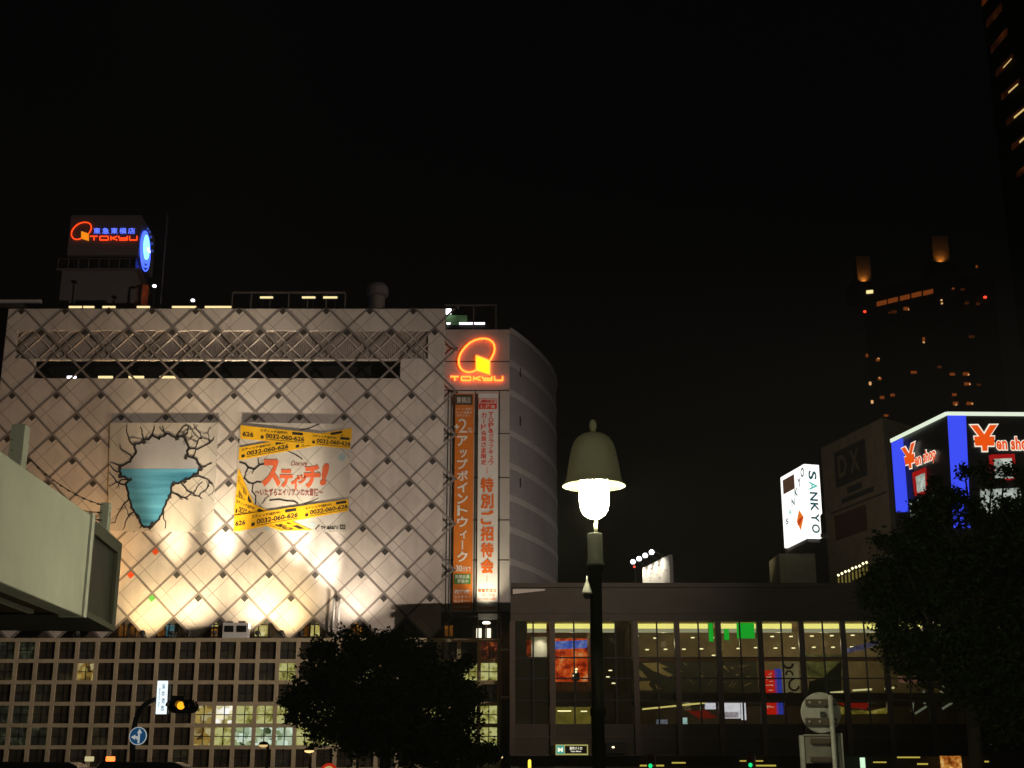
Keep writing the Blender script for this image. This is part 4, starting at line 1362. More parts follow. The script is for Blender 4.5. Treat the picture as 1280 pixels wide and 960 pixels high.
shape([(803, 829), (822, 828), (835, 834), (826, 835), (841, 844), (836, 846), (815, 838)])
shape([(794, 833), (803, 840), (811, 849), (804, 848), (795, 842)])
shape([(795, 852), (813, 851), (811, 856), (817, 863), (795, 863)])
shape([(818, 855), (827, 861), (822, 862)])
rg = random.Random(5)
for k in range(22):
    x, y = rg.uniform(846, 938), rg.uniform(831, 858)
    a = rg.uniform(-1.0, 0.9)
    l, w = rg.uniform(2, 7), rg.uniform(0.4, 1.2)
    c, s = math.cos(a), math.sin(a)
    shape([(x - l * c - w * s, y - l * s + w * c), (x + l * c, y + l * s), (x - l * c + w * s, y - l * s - w * c)])
mb.build('cream_shapes', M['cream_paint'], mural2)
RB = KY + 1.5
t = board('hanging_banner', 954.5, 838, 970.5, 893, RB, glow('red_banner', hexc('#e0200a'), 0.85), 'red hanging banner with white marks and blue edge in the gallery', 'banner')
MB().pbox(970.8, 836, 976.5, 893, RB, RB + .1).build('blue_edge', glow('blue_banner_edge', hexc('#3a48c8'), 0.75), t)
mb = MB()
fb = front(RB)
rg = random.Random(21)
for k in range(5):
    for j in range(5):
        x, y = 957.5 + rg.uniform(0, 7), 841 + k * 10 + rg.uniform(0, 7)
        w, h = rg.choice(((3.2, .9), (.9, 3.4), (4.4, .8), (2, 1)))
        mb.sheet([at(a_, b_, RB - .03) for a_, b_ in ((x, y), (x + w, y), (x + w, y + h), (x, y + h))], (0, .02, 0))
mb.build('white_marks', glow('banner_white', hexc('#f0c8b0'), 0.75), t)
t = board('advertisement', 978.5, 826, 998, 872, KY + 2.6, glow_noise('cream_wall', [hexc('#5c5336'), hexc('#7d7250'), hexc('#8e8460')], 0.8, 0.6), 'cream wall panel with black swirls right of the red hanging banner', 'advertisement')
mb = MB()
def swirl(cx, cy, r0, r1, a0, a1, w):
    pts = []
    for k in range(15):
        a = a0 + (a1 - a0) * k / 14
        r_ = r0 + (r1 - r0) * k / 14
        pts.append(at(cx + r_ * math.cos(a), cy + r_ * math.sin(a), KY + 2.55))
    mb.strip(pts, w, (0, .02, 0))
swirl(994, 857, 4.5, 9, 0.2, 4.6, 0.14)
swirl(987, 829, 4, 8, 0.3, 3.0, 0.16)
swirl(985, 843, 2, 6, 3.0, 6.4, 0.12)
swirl(988, 871, 2, 5, 3.2, 6.2, 0.3)
mb.build('black_swirls', M['ink'], t)
t = board('advertisement', 1006, 818, 1051, 846, KY + 2.6, glow_noise('green_ad', [hexc('#1c1c0c'), hexc('#44441e'), hexc('#6c6a34'), hexc('#8a7f4c')], 0.75, 1.1), 'olive green advertisement right of the cream swirl panel', 'advertisement')
t = thing('advertisement', tuple(at(1035, 866, KY + 2.3)), 'dark green sloping panel in front of the olive advertisement', 'advertisement')
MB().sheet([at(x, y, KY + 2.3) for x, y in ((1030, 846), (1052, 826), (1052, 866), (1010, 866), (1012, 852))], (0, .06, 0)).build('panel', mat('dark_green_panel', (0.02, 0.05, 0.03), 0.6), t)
t = thing('advertisement', tuple(at(1075, 893, KY + 1.6)), 'dark red and yellow curved poster in the lower gallery beside the tree', 'advertisement')
MB().sheet([at(x, y, KY + 1.6) for x, y in ((1042, 868), (1052, 867), (1068, 872), (1086, 880), (1083, 887), (1060, 884), (1044, 878))], (0, .05, 0)).build('red_part', glow('dark_red_ad', hexc('#8c140c'), 0.75), t)
MB().sheet([at(x, y, KY + 1.65) for x, y in ((1044, 880), (1062, 887), (1086, 889), (1110, 884), (1110, 892), (1048, 893))], (0, .05, 0)).build('yellow_part', glow_noise('yellow_ad', [hexc('#3a2c0a'), hexc('#8a7a2a'), hexc('#cbb860')], 0.7, 1.4), t)
t = board('advertisement', 1124, 845, 1166, 853.5, KY + 1.6, glow_noise('pink_ad', [hexc('#3a2018'), hexc('#8a5a48'), hexc('#b08068')], 0.7, 1.4), 'dull pink strip advertisement in the gallery half hidden by the big tree', 'advertisement')
t = board('advertisement', 1176, 857, 1186, 868, KY + 1.6, glow('cream_ad', hexc('#c0b890'), 0.7), 'small cream panel in the gallery behind the edge of the big tree', 'advertisement')
t = thing('blue_neon_lettering', tuple(at(1078, 812, KY + 1.6)), 'dim violet blue strip of light at the gallery ceiling near the big tree', 'light strip')
MB().sheet([at(x, y, KY + 1.6) for x, y in ((1052, 812), (1075, 806), (1098, 800), (1100, 804), (1080, 812), (1056, 817))], (0, .05, 0)).build('strip', glow_noise('violet_strip', [hexc('#14121c'), hexc('#4c4870'), hexc('#9c98c0')], 0.7, 2.2), t)
q = at(1148, 893, KY + 1.2)
t = thing('gallery_stair', (q.x, q.y, kz(906)), 'sloping stair rails and two light posts low in the gallery near the tree trunk', 'stair')
mb = MB()
for (p0, p1) in (((1140, 890), (1142, 870)), ((1156, 880), (1154, 863)), ((1144, 892), (1158, 883)), ((1178, 886), (1194, 876))):
    mb.tube([at(*p0, KY + 1.2), at(*p1, KY + 1.2)], 0.09, 6)
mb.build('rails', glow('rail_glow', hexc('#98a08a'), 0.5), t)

# station sign and signals below the gallery
SGY = KY - 0.5
q = at(715, 944, SGY)
t = thing('station_sign', (q.x, SGY, q.z), 'small lit station sign with teal square and white lettering on black', 'sign')
MB().pbox(694.8, 930.7, 735, 943.8, SGY, SGY + 0.3).build('frame', glow('sign_frame', hexc('#b9b468'), 0.75), t)
MB().pbox(706.3, 932.2, 733.6, 942, SGY - 0.03, SGY - 0.005).build('black_face', M['ink'], t)
MB().pbox(695.6, 931.7, 705.3, 942.5, SGY - 0.03, SGY - 0.005).build('teal_face', glow('teal_face', hexc('#4fa89a'), 0.8), t)
mb = MB()
fs = front(SGY - 0.03)
text(mb, '東京メトロ', fs, 712, 933.3, 727.5, 937.3, 0.02)
text(mb, 'Tokyo Metro', fs, 713, 938.2, 726.5, 940.6, 0.02)
text(mb, 'M', fs, 697.3, 934.6, 703.6, 939.8, 0.05)
mb.build('lettering', glow('sign_white', hexc('#fffbe0'), 1.0), t)
t = board('dim_sign', 758, 928, 785, 942, SGY, M['black'], 'unlit dark sign box right of the lamp post foot', 'sign', 0.3)
MB().pbox(765, 933, 768, 935, SGY - .05, SGY - .01).build('lamp', M['dot'], t)
def ped_signal(px, py, Y, lab, col='green'):
    q = at(px, py, Y)
    t = thing('pedestrian_signal', (q.x, Y, 0), lab, 'traffic signal')
    MB().tube([(q.x + .25, Y + .1, 0), (q.x + .25, Y + .1, q.z + .5)], 0.06).build('pole', M['steel'], t)
    MB().box(q.x - .17, q.x + .17, Y - .02, Y + .18, q.z - .22, q.z + .62).build('housing', M['black'], t, bevel=0.02)
    MB().lathe([(0, -.03), (.1, -.02), (.11, 0), (0, 0)], (q.x, Y - .022, q.z + .03), 16, 'y').build('green_lamp', glow('green_signal', (0.01, 0.85, 0.25), 1.0), t)
    MB().box(q.x - .12, q.x + .12, Y - .04, Y - .022, q.z + .26, q.z + .54).build('red_lamp', mat('dead_lamp', (0.05, 0.01, 0.01), 0.4), t)
ped_signal(813, 958, 72, 'pedestrian signal showing green at the frame bottom right of the lamp post')
ped_signal(938, 957, 72, 'pedestrian signal showing green at the frame bottom below the gallery screens')
MB_y = MB().lathe([(0.05, 0), (0.07, 0.02), (0.07, 0.3), (0.03, 0.36)], tuple(at(662, 960, 60)), 10)
q = at(662, 960, 60)
t = thing('marker_lamp', (q.x, q.y, 0), 'small yellow marker lamp on a thin post under the gallery, near the store pier', 'lamp')
MB().tube([(q.x, q.y, 0), (q.x, q.y, q.z)], 0.04).build('post', M['steel'], t)
MB_y.build('lamp', glow('yellow_marker', hexc('#ffd84a'), 1.6), t)

# ------------------------------------------------------------------ roof top billboard with four lamps
Y = 122.0
c_tr = at(836.5, 693.5, Y)
c_br = at(836.5, 731, Y)
left = atz(803, 710, c_tr.z)
bb = thing('lamp_lit_billboard', (c_tr.x, Y, 0), 'small pale billboard lit by four round lamps on its slanting top, behind the station roof', 'billboard')
z_b = c_br.z - 0.6
fbb = quadmap(left, c_tr, (c_tr.x, c_tr.y, z_b), (left.x, left.y, z_b))
nrm = Vector((c_tr.y - left.y, -(c_tr.x - left.x), 0)).normalized()
MB().sheet([fbb(0, 0), fbb(1, 0), fbb(1, 1), fbb(0, 1)], tuple(-nrm * 0.3)).build('board', mat('cream_board', (0.62, 0.57, 0.47), 0.6, var=0.06), bb)
mb = MB()
rg = random.Random(3)
for k in range(26):
    s_, t__ = rg.uniform(.08, .9), rg.uniform(.1, .75)
    l, w = rg.uniform(.02, .07), rg.uniform(.008, .03)
    mb.sheet([fbb(s_, t__) + nrm * .03, fbb(s_ + l, t__) + nrm * .03, fbb(s_ + l, t__ + w) + nrm * .03, fbb(s_, t__ + w) + nrm * .03], tuple(-nrm * .02))
mb.build('faded_marks', mat('faded_pink', (0.45, 0.27, 0.2), 0.6), bb)
mb = MB()
for pts in (((.40, .70), (.47, .70), (.50, .86), (.56, .86), (.60, .66), (.66, .66), (.65, .94), (.42, .94)),):
    mb.sheet([fbb(*p0) + nrm * .04 for p0 in pts], tuple(-nrm * .02))
mb.build('red_brown_figure', mat('red_brown', (0.30, 0.05, 0.02), 0.6), bb)
mb = MB()
for s_ in (0.08, 0.92):
    p0 = fbb(s_, 0.5) - nrm * .5
    mb.tube([(p0.x, p0.y, 0), (p0.x, p0.y, c_tr.z - .3)], 0.12)
mb.build('legs', M['steel'], bb)
for k, (px, py) in enumerate(((801, 704.5), (808.5, 700.5), (816.5, 696.5), (825, 692.3))):
    s_ = 0.02 + k * 0.24
    base = fbb(s_, 0)
    c = base + nrm * 1.0 + Vector((0, 0, 0.55))
    o = MB().lathe([(0, -.2), (.17, -.18), (.25, -.02), (.2, .14), (.1, .22), (0, .23)], tuple(c), 14)
    o.build('floodlamp', glow('billboard_lamp', (0.96, 0.97, 1.0), 5.0), bb)
    MB().tube([c - nrm * .1 + Vector((0, 0, .2)), base - nrm * .1 + Vector((0, 0, .3)), base - nrm * .1 - Vector((0, 0, .2))], 0.04).build('lamp_arm', M['steel'], bb)
    lamp('billboard_beam', 'SPOT', c - Vector((0, 0, .3)), 400, (1, .95, .85), bb, fbb(s_ + 0.05, .6), 0.1, 120)
q = at(793, 708.5, Y)
t = thing('warning_lamp', (q.x, q.y, 0), 'tiny red lamp on a thin mast left of the small billboard', 'lamp')
MB().tube([(q.x, q.y, 0), (q.x, q.y, q.z)], 0.05).build('mast', M['black'], t)
MB().lathe([(0, -.12), (.13, 0), (0, .12)], tuple(q), 10).build('bulb', glow('red_bulb', (1, .06, .03), 3), t)

# ------------------------------------------------------------------ corner billboard lit white
Y = 112.0
C1 = at(1005, 580, Y)
zt_, zb_ = C1.z, at(1011, 672, Y).z
Lp = atz(975.5, 597, zt_)
Rp = atz(1027, 577.8, zt_)
Rp = Vector((Rp.x, C1.y + 0.4, 0))
ad = thing('corner_billboard', (C1.x, C1.y, 0), 'glowing white corner billboard with SANKYO lettering in blue green on two faces', 'billboard')
WB = glow('white_billboard', (1.0, 0.98, 0.93), 1.35)
fL = quadmap((Lp.x, Lp.y, zt_), (C1.x, C1.y, zt_), (C1.x, C1.y, zb_), (Lp.x, Lp.y, zb_))
zr = at(1030, 640, Y).z
fR = quadmap((C1.x, C1.y, zt_), (Rp.x, Rp.y, zt_), (Rp.x, Rp.y, zb_), (C1.x, C1.y, zb_))
nL = Vector((C1.y - Lp.y, -(C1.x - Lp.x), 0)).normalized()
nR = Vector((Rp.y - C1.y, -(Rp.x - C1.x), 0)).normalized()
MB().sheet([fL(0, 0), fL(.995, 0), fL(.995, 1), fL(0, 1)], tuple(-nL * .4)).build('face', WB, ad)
MB().sheet([fR(0.01, 0), fR(1, 0), fR(1, .66), fR(.86, .70), fR(.86, 1), fR(0.01, 1)], tuple(-nR * .4)).build('face', WB, ad)
M['teal_ink'] = glow('teal_letter', hexc('#1f6c78'), 0.5)
M['aqua_ink'] = glow('aqua_letter', hexc('#6fd8cc'), 0.8)
M['slate_ink'] = glow('slate_letter', hexc('#40707c'), 0.6)
mb, m2 = MB(), MB()
offR = tuple(nR * .03)
for i, ch in enumerate('SANKYO'):
    y0 = 0.09 + i * 0.145
    text(m2 if ch == 'A' else mb, ch, fR, .24 + i * .0, y0, .78, y0 + .12, 0.025, rot=1, off=offR)
mb.build('lettering', M['teal_ink'], ad)
m2.build('aqua_letter', M['aqua_ink'], ad)
mb, m2 = MB(), MB()
offL = tuple(nL * .03)
for i, ch in enumerate('SANKYO'):
    s_ = .13 + i * .145
    t__ = .66 - i * .11
    text(m2 if ch == 'A' else mb, ch, fL, s_, t__ - .045 - i * .006, s_ + .115 + i * .005, t__ + .035 + i * .004, 0.03, off=offL)
mb.build('lettering', M['slate_ink'], ad)
m2.build('aqua_letter', M['aqua_ink'], ad)
MB().sheet([fL(.10, .06) + nL * .03, fL(.58, .06) + nL * .03, fL(.58, .26) + nL * .03, fL(.10, .26) + nL * .03], tuple(-nL * .02)).build('brown_panel', glow('brown_ad_panel', hexc('#5c4030'), 0.6), ad)
mb = MB()
mb.sheet([fL(x, y) + nL * .03 for x, y in ((.70, .58), (.86, .70), (.72, .86), (.58, .72))], tuple(-nL * .02))
mb.build('orange_emblem', glow('emblem_orange', hexc('#f0761c'), 0.9), ad)
mb = MB()
mb.sheet([fL(x, y) + nL * .05 for x, y in ((.68, .70), (.86, .69), (.72, .77), (.60, .78))], tuple(-nL * .01))
mb.build('emblem_mark', glow('emblem_red', hexc('#c8401c'), 0.8), ad)
cxm = (Lp.x + Rp.x) / 2
pl = [(Lp.x + .3, Lp.y - 0.0), (C1.x, C1.y + .45), (Rp.x - .2, Rp.y + .45), (Rp.x - .2, Lp.y + 1.5), (Lp.x + .4, Lp.y + 1.5)]
MB().plan(pl, zb_ - 0.3, zt_ - .05).build('box', M['dark_wall'], ad)
a, b = at(974, 700, Y + 1.5), at(1019, 700, Y + 1.5)
MB().plan([(a.x, Y + 1.5), (b.x, Y + 1.5), (b.x, Y + 6), (a.x, Y + 6)], at(990, 760, Y + 1.5).z, at(990, 692, Y + 1.5).z).build('stair_tower', mat('green_lit_wall', (0.36, 0.36, 0.22), .7, var=.2), ad)  # the green light falling on this wall is put into its colour
MB().plan([(a.x - 3, Y + 1.2), (b.x + 8, Y + 1.2), (b.x + 8, Y + 10), (a.x - 3, Y + 10)], 0, at(990, 760, Y + 1.5).z).build('base_block', M['dark_wall'], ad)
MB().pbox(1026, 667, 1038, 671.5, Y + .2, Y + 1.2).build('ledge', M['wall'], ad)
t = thing('string_of_lights', tuple(at(1050, 716, Y + 1)), 'rising row of tiny yellow white lamps below the white corner billboard', 'lights')
rg = random.Random(9)
for k in range(9):
    q = at(1048 + k * 4.4, 719 - k * 2.0 + rg.uniform(-.6, .6), Y + 3)
    MB().lathe([(0, -.13), (.13, 0), (0, .13)], tuple(q), 8).build('bulb', M['dot'], t)
    MB().box(q.x - .06, q.x + .06, q.y, q.y + .1, q.z - 1.0, q.z - .16).build('lit_post', glow('post_glow_%d' % k, hexc('#8a7c38'), 0.5), t)
MB().tube([at(1046, 722, Y + 3), at(1086, 706, Y + 3)], 0.05).build('cable', M['black'], t)

# ------------------------------------------------------------------ dim cinema building and the blue sign building
Y = 150.0
C1 = at(1103, 522, Y)
Lp = atz(1026, 560.5, C1.z)
Rr = atz(1116, 527, C1.z)
dx = thing('dim_building', (C1.x, C1.y, 0), 'unlit brown grey building with a large dark framed sign between the white and blue signs', 'building')
MB().plan([(Lp.x, Lp.y), (C1.x, C1.y), (C1.x + 7, C1.y + 6), (Lp.x + 7, Lp.y + 8)], 0, C1.z).build('wall', mat('dim_brick', (0.34, 0.28, 0.20), 0.8, var=0.25, scale=0.8), dx)
added_flood = thing('floodlight', (12, 104, kz(729.5)), 'small unseen floodlight added on the glazed gallery roof to light the dim building', 'floodlight')  # added lamp, hidden on the roof, brightens the dim building
c = Vector((12, 104, kz(729.5) + .35))
d = (at(1065, 590, 152) - c).normalized()
MB().tube([c - d * .2, c - d * .05, c + d * .12], [.1, .2, .22], 12).tube([c - Vector((0, 0, .35)), c - Vector((0, 0, .1))], .05).build('housing', M['housing'], added_flood)
MB().tube([c + d * .121, c + d * .125], [.19, .19], 12).build('lens', M['flood_lens'], added_flood)
lamp('flood_beam', 'SPOT', c + d * .2, 9000, (1.0, .80, .52), added_flood, at(1065, 590, 152), .2, 34)
z_b = at(1110, 655, Y).z
fD = quadmap((Lp.x, Lp.y, C1.z), (C1.x, C1.y, C1.z), (C1.x, C1.y, z_b), (Lp.x, Lp.y, z_b))
nD = Vector((C1.y - Lp.y, -(C1.x - Lp.x), 0)).normalized()
def dsheet(pts, d, m, name):
    MB().sheet([fD(*p0) + nD * d for p0 in pts], tuple(-nD * (d - .01))).build(name, m, dx)
rect = lambda x0, y0, x1, y1: ((x0, y0), (x1, y0), (x1, y1), (x0, y1))
dsheet(rect(.24, .12, .72, .47), .25, M['inside_dark'], 'sign_frame')
dsheet(rect(.28, .15, .68, .43), .32, M['brown_panel'], 'sign_face')
mb = MB()
text(mb, 'D', fD, .31, .18, .45, .40, 0.03, off=tuple(nD * .36))
text(mb, 'X', fD, .50, .18, .65, .40, 0.03, off=tuple(nD * .36))
mb.build('lettering', mat('dull_cream', (0.26, 0.23, 0.16), 0.7), dx)
dsheet(rect(.40, .51, .62, .57), .15, M['inside_dark'], 'small_sign')
dsheet(rect(.30, .60, .80, .645), .15, M['inside_dark'], 'small_sign')
dsheet(rect(.16, .74, .66, .98), .12, mat('dull_red', (0.12, 0.035, 0.02), 0.7), 'red_sign')
dsheet(rect(.10, .69, .98, .705), .10, M['inside_dark'], 'cornice_line')

Y = 130.0
C1 = at(1183, 515, Y)
ZT = C1.z
Lp = atz(1114, 549, ZT)
R1 = at(1400, 505, Y)
ys = thing('sign_building', (C1.x, C1.y, 0), 'black signboard building edged in white light with blue panels and orange Yen shop signs', 'building')
Rp = Vector((R1.x, Y + 0.5, 0))
MB().plan([(Lp.x + .3, Lp.y + .15), (C1.x, C1.y + .1), (Rp.x, Rp.y + .1), (Rp.x, Rp.y + 20), (Lp.x + 5, Lp.y + 20)], 0, ZT - 0.1).build('wall', M['black'], ys)
ZB = at(1190, 690, Y).z
fL = quadmap((Lp.x, Lp.y, ZT), (C1.x, C1.y, ZT), (C1.x, C1.y, ZB), (Lp.x, Lp.y, ZB))
fR_ = quadmap((C1.x, C1.y, ZT), (Rp.x, Rp.y, ZT), (Rp.x, Rp.y, ZB), (C1.x, C1.y, ZB))
nL = Vector((C1.y - Lp.y, -(C1.x - Lp.x), 0)).normalized()
nR = Vector((Rp.y - C1.y, -(Rp.x - C1.x), 0)).normalized()
def fpix(P0, P1, n):
    """pixel -> point on the vertical plane through P0 and P1"""
    def g(px, py):
        d = ray(px, py)
        o = Vector((0, 0, EYE))
        k = (Vector(P0) - o).dot(n) / d.dot(n)
        return o + d * k
    return g
gL = fpix((Lp.x, Lp.y, 0), C1, nL)
gR = fpix(C1, Rp, nR)
BLU = glow('blue_panel', hexc('#3f52ff'), 0.95)
EDGE = glow('white_edge_light', hexc('#e8f4dc'), 1.0)
def ysheet(g, n, pts, d, m, name, th=.05):
    return MB().sheet([g(*p0) + n * d for p0 in pts], tuple(-n * th)).build(name, m, ys)
for (P0, P1, n) in ((Lp, C1, nL), (C1, Rp, nR)):
    p0, p1 = Vector((P0.x, P0.y, ZT)), Vector((P1.x, P1.y, ZT))
    h = Vector((0, 0, 0.38))
    MB().sheet([p0 + n * .15 - h, p1 + n * .15 - h, p1 + n * .15, p0 + n * .15], tuple(-n * .14)).build('edge_light', EDGE, ys)
ysheet(gL, nL, ((1114.8, 553.5), (1129, 547.5), (1136, 640), (1121, 640)), .08, BLU, 'blue_panel')
ysheet(gR, nR, ((1184, 518.5), (1207, 518), (1213, 660), (1192, 660)), .08, BLU, 'blue_panel')
YO = glow('yen_orange', hexc('#f0540c'), 0.95)
YW = glow('yen_outline', hexc('#fff4e0'), 0.95)
def q2(a, b, c, d):
    q = quadmap(a + (0,), b + (0,), c + (0,), d + (0,))
    return lambda s, t: (q(s, t).x, q(s, t).y)
def yen(g, n, big, word):
    mb, mo = MB(), MB()
    fb_ = chain(g, q2(*big)); fw = chain(g, q2(*word))
    text(mo, '¥', fb_, -.06, -.05, 1.06, 1.05, 0.07, off=tuple(n * .10))
    text(mb, '¥', fb_, 0, 0, 1, 1, 0.035, off=tuple(n * .14))
    text(mo, 'en shop', fw, -.015, -.06, 1.015, 1.06, 0.085, off=tuple(n * .10))
    text(mb, 'en shop', fw, 0, 0, 1, 1, 0.03, off=tuple(n * .14))
    mo.build('lettering_outline', YW, ys)
    mb.build('lettering', YO, ys)
yen(gL, nL, ((1128, 561), (1145, 552.5), (1146, 583.5), (1133, 587)), ((1144, 569), (1170.5, 558), (1171.5, 577.5), (1146.5, 587)))
yen(gR, nR, ((1212.5, 532), (1246, 531.5), (1244, 564), (1217, 564)), ((1244, 547), (1290, 546), (1292, 568), (1245.5, 567)))
RDL = glow('red_logo', hexc('#b01414'), 0.7)
WHL = glow_noise('white_logo', [hexc('#5a6458'), hexc('#afb8ac'), hexc('#e4efe0')], 0.75, 0.8)
ysheet(gL, nL, ((1141, 591), (1158, 584), (1160, 616), (1144, 620)), .09, RDL, 'logo_panel')
ysheet(gL, nL, ((1146, 596), (1157, 591), (1158, 613), (1148, 616)), .14, WHL, 'logo_face')
ysheet(gR, nR, ((1236, 568.5), (1268, 567.5), (1270, 600), (1238, 601)), .09, RDL, 'logo_panel')
ysheet(gR, nR, ((1242, 574), (1264, 573), (1266, 598), (1243, 599)), .14, WHL, 'logo_face')
ysheet(gR, nR, ((1225, 612), (1275, 610), (1278, 640), (1226, 642)), .09, WHL, 'white_panel')
ysheet(gL, nL, ((1138, 628), (1172, 616), (1174, 640), (1139, 648)), .09, WHL, 'white_panel')

# ------------------------------------------------------------------ far hotel tower and the near tower at the top right
Y = 340.0
M['far_dark'] = mat('far_tower_dark', (0.02, 0.018, 0.017), 0.7, var=0.2, scale=0.05)
C1 = at(1172, 360, Y)
ZT = C1.z
Lp = atz(1079, 383, ZT)
Rp = at(1250, 362, Y); Rp = Vector((Rp.x, Y + 4, 0))
ht = thing('far_tower', (C1.x, C1.y, 0), 'very tall dark tower far behind with scattered orange windows and two glowing crown piers', 'skyscraper')
MB().plan([(Lp.x, Lp.y), (C1.x, C1.y), (Rp.x, Rp.y), (Rp.x + 6, Rp.y + 40), (Lp.x + 20, Lp.y + 40)], 0, ZT + 4).build('body', M['far_dark'], ht)
nL = Vector((C1.y - Lp.y, -(C1.x - Lp.x), 0)).normalized()
nR = Vector((Rp.y - C1.y, -(Rp.x - C1.x), 0)).normalized()
gL, gR = fpix((Lp.x, Lp.y, 0), C1, nL), fpix(C1, Rp, nR)
WO = glow('far_window_orange', hexc('#8c4418'), 0.6)
WD = glow('far_window_dim', hexc('#4a2208'), 0.6)
WB_ = glow('far_window_bright', hexc('#f4b878'), 0.9)
WR = glow('aviation_red', (1, .05, .02), 2.5)
def fw(x, y, w, h, m, sl=0.0, name='window'):
    g, n = (gL, nL) if x < 1172 else (gR, nR)
    pts = ((x - w / 2, y + sl * w / 2 - h / 2), (x + w / 2, y - sl * w / 2 - h / 2), (x + w / 2, y - sl * w / 2 + h / 2), (x - w / 2, y + sl * w / 2 + h / 2))
    MB().sheet([g(*p0) + n * .3 for p0 in pts], tuple(-n * .25)).build(name, m, ht)
for (x, y) in ((1102.5, 379), (1116.5, 375.5), (1131.5, 372), (1146, 368.5), (1160.5, 365.5)):
    fw(x, y, 12, 5.5, WO, 0.24)
for (x, y, w, h, m) in ((1118, 390, 6, 3.5, WD), (1133, 386, 6, 4, WO), (1112, 391, 3, 2, WD), (1155, 424, 3, 4, WO), (1214, 421, 6, 3, WD), (1084, 444.5, 2.5, 4, WO), (1097.5, 450, 4, 3.5, WO), (1142.5, 465.5, 7, 3, WO), (1174, 459, 5, 3, WD),
                       (1190, 468, 6, 3, WO), (1207, 467.5, 7, 3.5, WO), (1088, 479.5, 2.5, 4, WB_), (1100, 473.5, 4, 3.5, WO), (1208.5, 480, 7, 3.5, WO), (1223, 481, 5, 2.5, WD), (1103, 497, 5, 3.5, WO), (1116, 494, 5, 3, WO), (1090.5, 502.5, 2.5, 4, WB_),
                       (1192.5, 493.5, 5, 3, WO), (1194, 504.5, 6, 4, WO), (1212, 504.5, 8, 3.5, WO), (1108, 519.5, 5, 2.5, WO), (1191, 361, 2.5, 2, WO), (1203, 362, 5, 2, WD), (1220.5, 333.5, 2, 3, WO), (1222, 380, 4, 3, WD), (1208, 379, 4, 3, WD)):
    fw(x, y, w, h, m)
for (x, y) in ((1210, 468.5), (1211.5, 480.5), (1214.5, 505), (1194.5, 506), (1176.5, 375.5), (1177, 379.5), (1098.5, 448.5), (1155, 428), (1100, 472.5), (1135.5, 387)):
    fw(x, y, 2, 1.7, WB_, name='bright_lamp')
fw(1087.5, 365, 8, 4, glow('far_white_light', hexc('#ffe9a0'), 1.2), 0.1, 'white_light')
fw(1081.3, 389.7, 2.6, 2.4, WR, name='red_lamp')
fw(1231, 371.7, 3.4, 2.4, WR, name='red_lamp')
M['crown'] = mat('crown_stone', (0.42, 0.34, 0.25), 0.8, var=0.25, scale=0.4)
for (x0, x1, y0, y1) in ((1072.5, 1087, 320, 355), (1167.5, 1184.5, 295, 331)):
    Yc = (Lp.y if x0 < 1100 else Y) + 3
    MB().pbox(x0, y0, x1, y1, Yc, Yc + 5).build('crown_pier', M['crown'], ht)
    q = at((x0 + x1) / 2, y1, Yc)
    MB().box(q.x - 4, q.x + 4, Yc - 2.2, Yc + 5, ZT + 3, q.z).build('crown_base', M['far_dark'], ht)
    lamp('crown_uplight', 'SPOT', (q.x, Yc - 0.7, q.z + 0.1), 420, (1, .36, .06), ht, (q.x, Yc, q.z + 5), .3, 120)

# near tower whose lit floor edges climb out of the frame
A0, A1 = (1229.5, 36), (1250, 12)
P0 = at(1226, 0, 150)
Z1 = at(1235, 34, 150).z
Pa = at(1235, 34, 150)
Pb = atz(1254, 12, Z1)
d = (Pb - Pa); d.z = 0
d.normalize()
n = Vector((d.y, -d.x, 0))
if n.dot(Vector((0, -1, 0))) < 0: n = -n
base = Vector((Pa.x, Pa.y, 0)) - d * 1.0
end = base + d * 70
nt = thing('near_tower', (base.x, base.y, 0), 'tall dark tower cut by the top right corner with slanting strips of lit windows', 'skyscraper')
bk = Vector((0.55, 1, 0)).normalized() * 40
MB().plan([(base.x, base.y), (end.x, end.y), (end.x + bk.x, end.y + bk.y), (base.x + bk.x, base.y + bk.y)], 0, Z1 + 40).build('body', M['far_dark'], nt)
gN = fpix((Pa.x, Pa.y, 0), Pb, n)
NB = glow_noise('tower_room_dim', [hexc('#120602'), hexc('#2c1205'), hexc('#5a2a0c')], 0.5, 0.3)
NS = glow('tower_strip', hexc('#f0cc80'), 0.8)
rows_n = [(1229, 8, 1237, -2, 7, 0), (1235, 35, 1253, 13, 9, 0), (1241, 66, 1260, 43, 8, 0), (1247, 96, 1267, 74, 7, 1), (1254, 125, 1275, 106, 7, 2), (1260, 157, 1285, 136, 7, 3), (1267, 188, 1290, 168, 7, 4), (1273, 222, 1300, 200, 7, 0)]
for (x0, y0, x1, y1, h, br) in rows_n:
    MB().sheet([gN(*p0) + n * .25 for p0 in ((x0, y0), (x1, y1), (x1, y1 - h), (x0, y0 - h))], tuple(-n * .2)).build('window', NB, nt)
    if br:
        k = {1: .5, 2: .45, 3: .42, 4: .45}[br]
        xs, ys_ = x0 + (x1 - x0) * k, y0 + (y1 - y0) * k
        hh_ = {1: .9, 2: 1.6, 3: 2.2, 4: 2.4}[br]
        MB().sheet([gN(*p0) + n * .32 for p0 in ((xs, ys_ + .2), (x1, y1 + .2), (x1, y1 - hh_), (xs, ys_ - hh_))], tuple(-n * .06)).build('lit_ceiling', NS, nt)
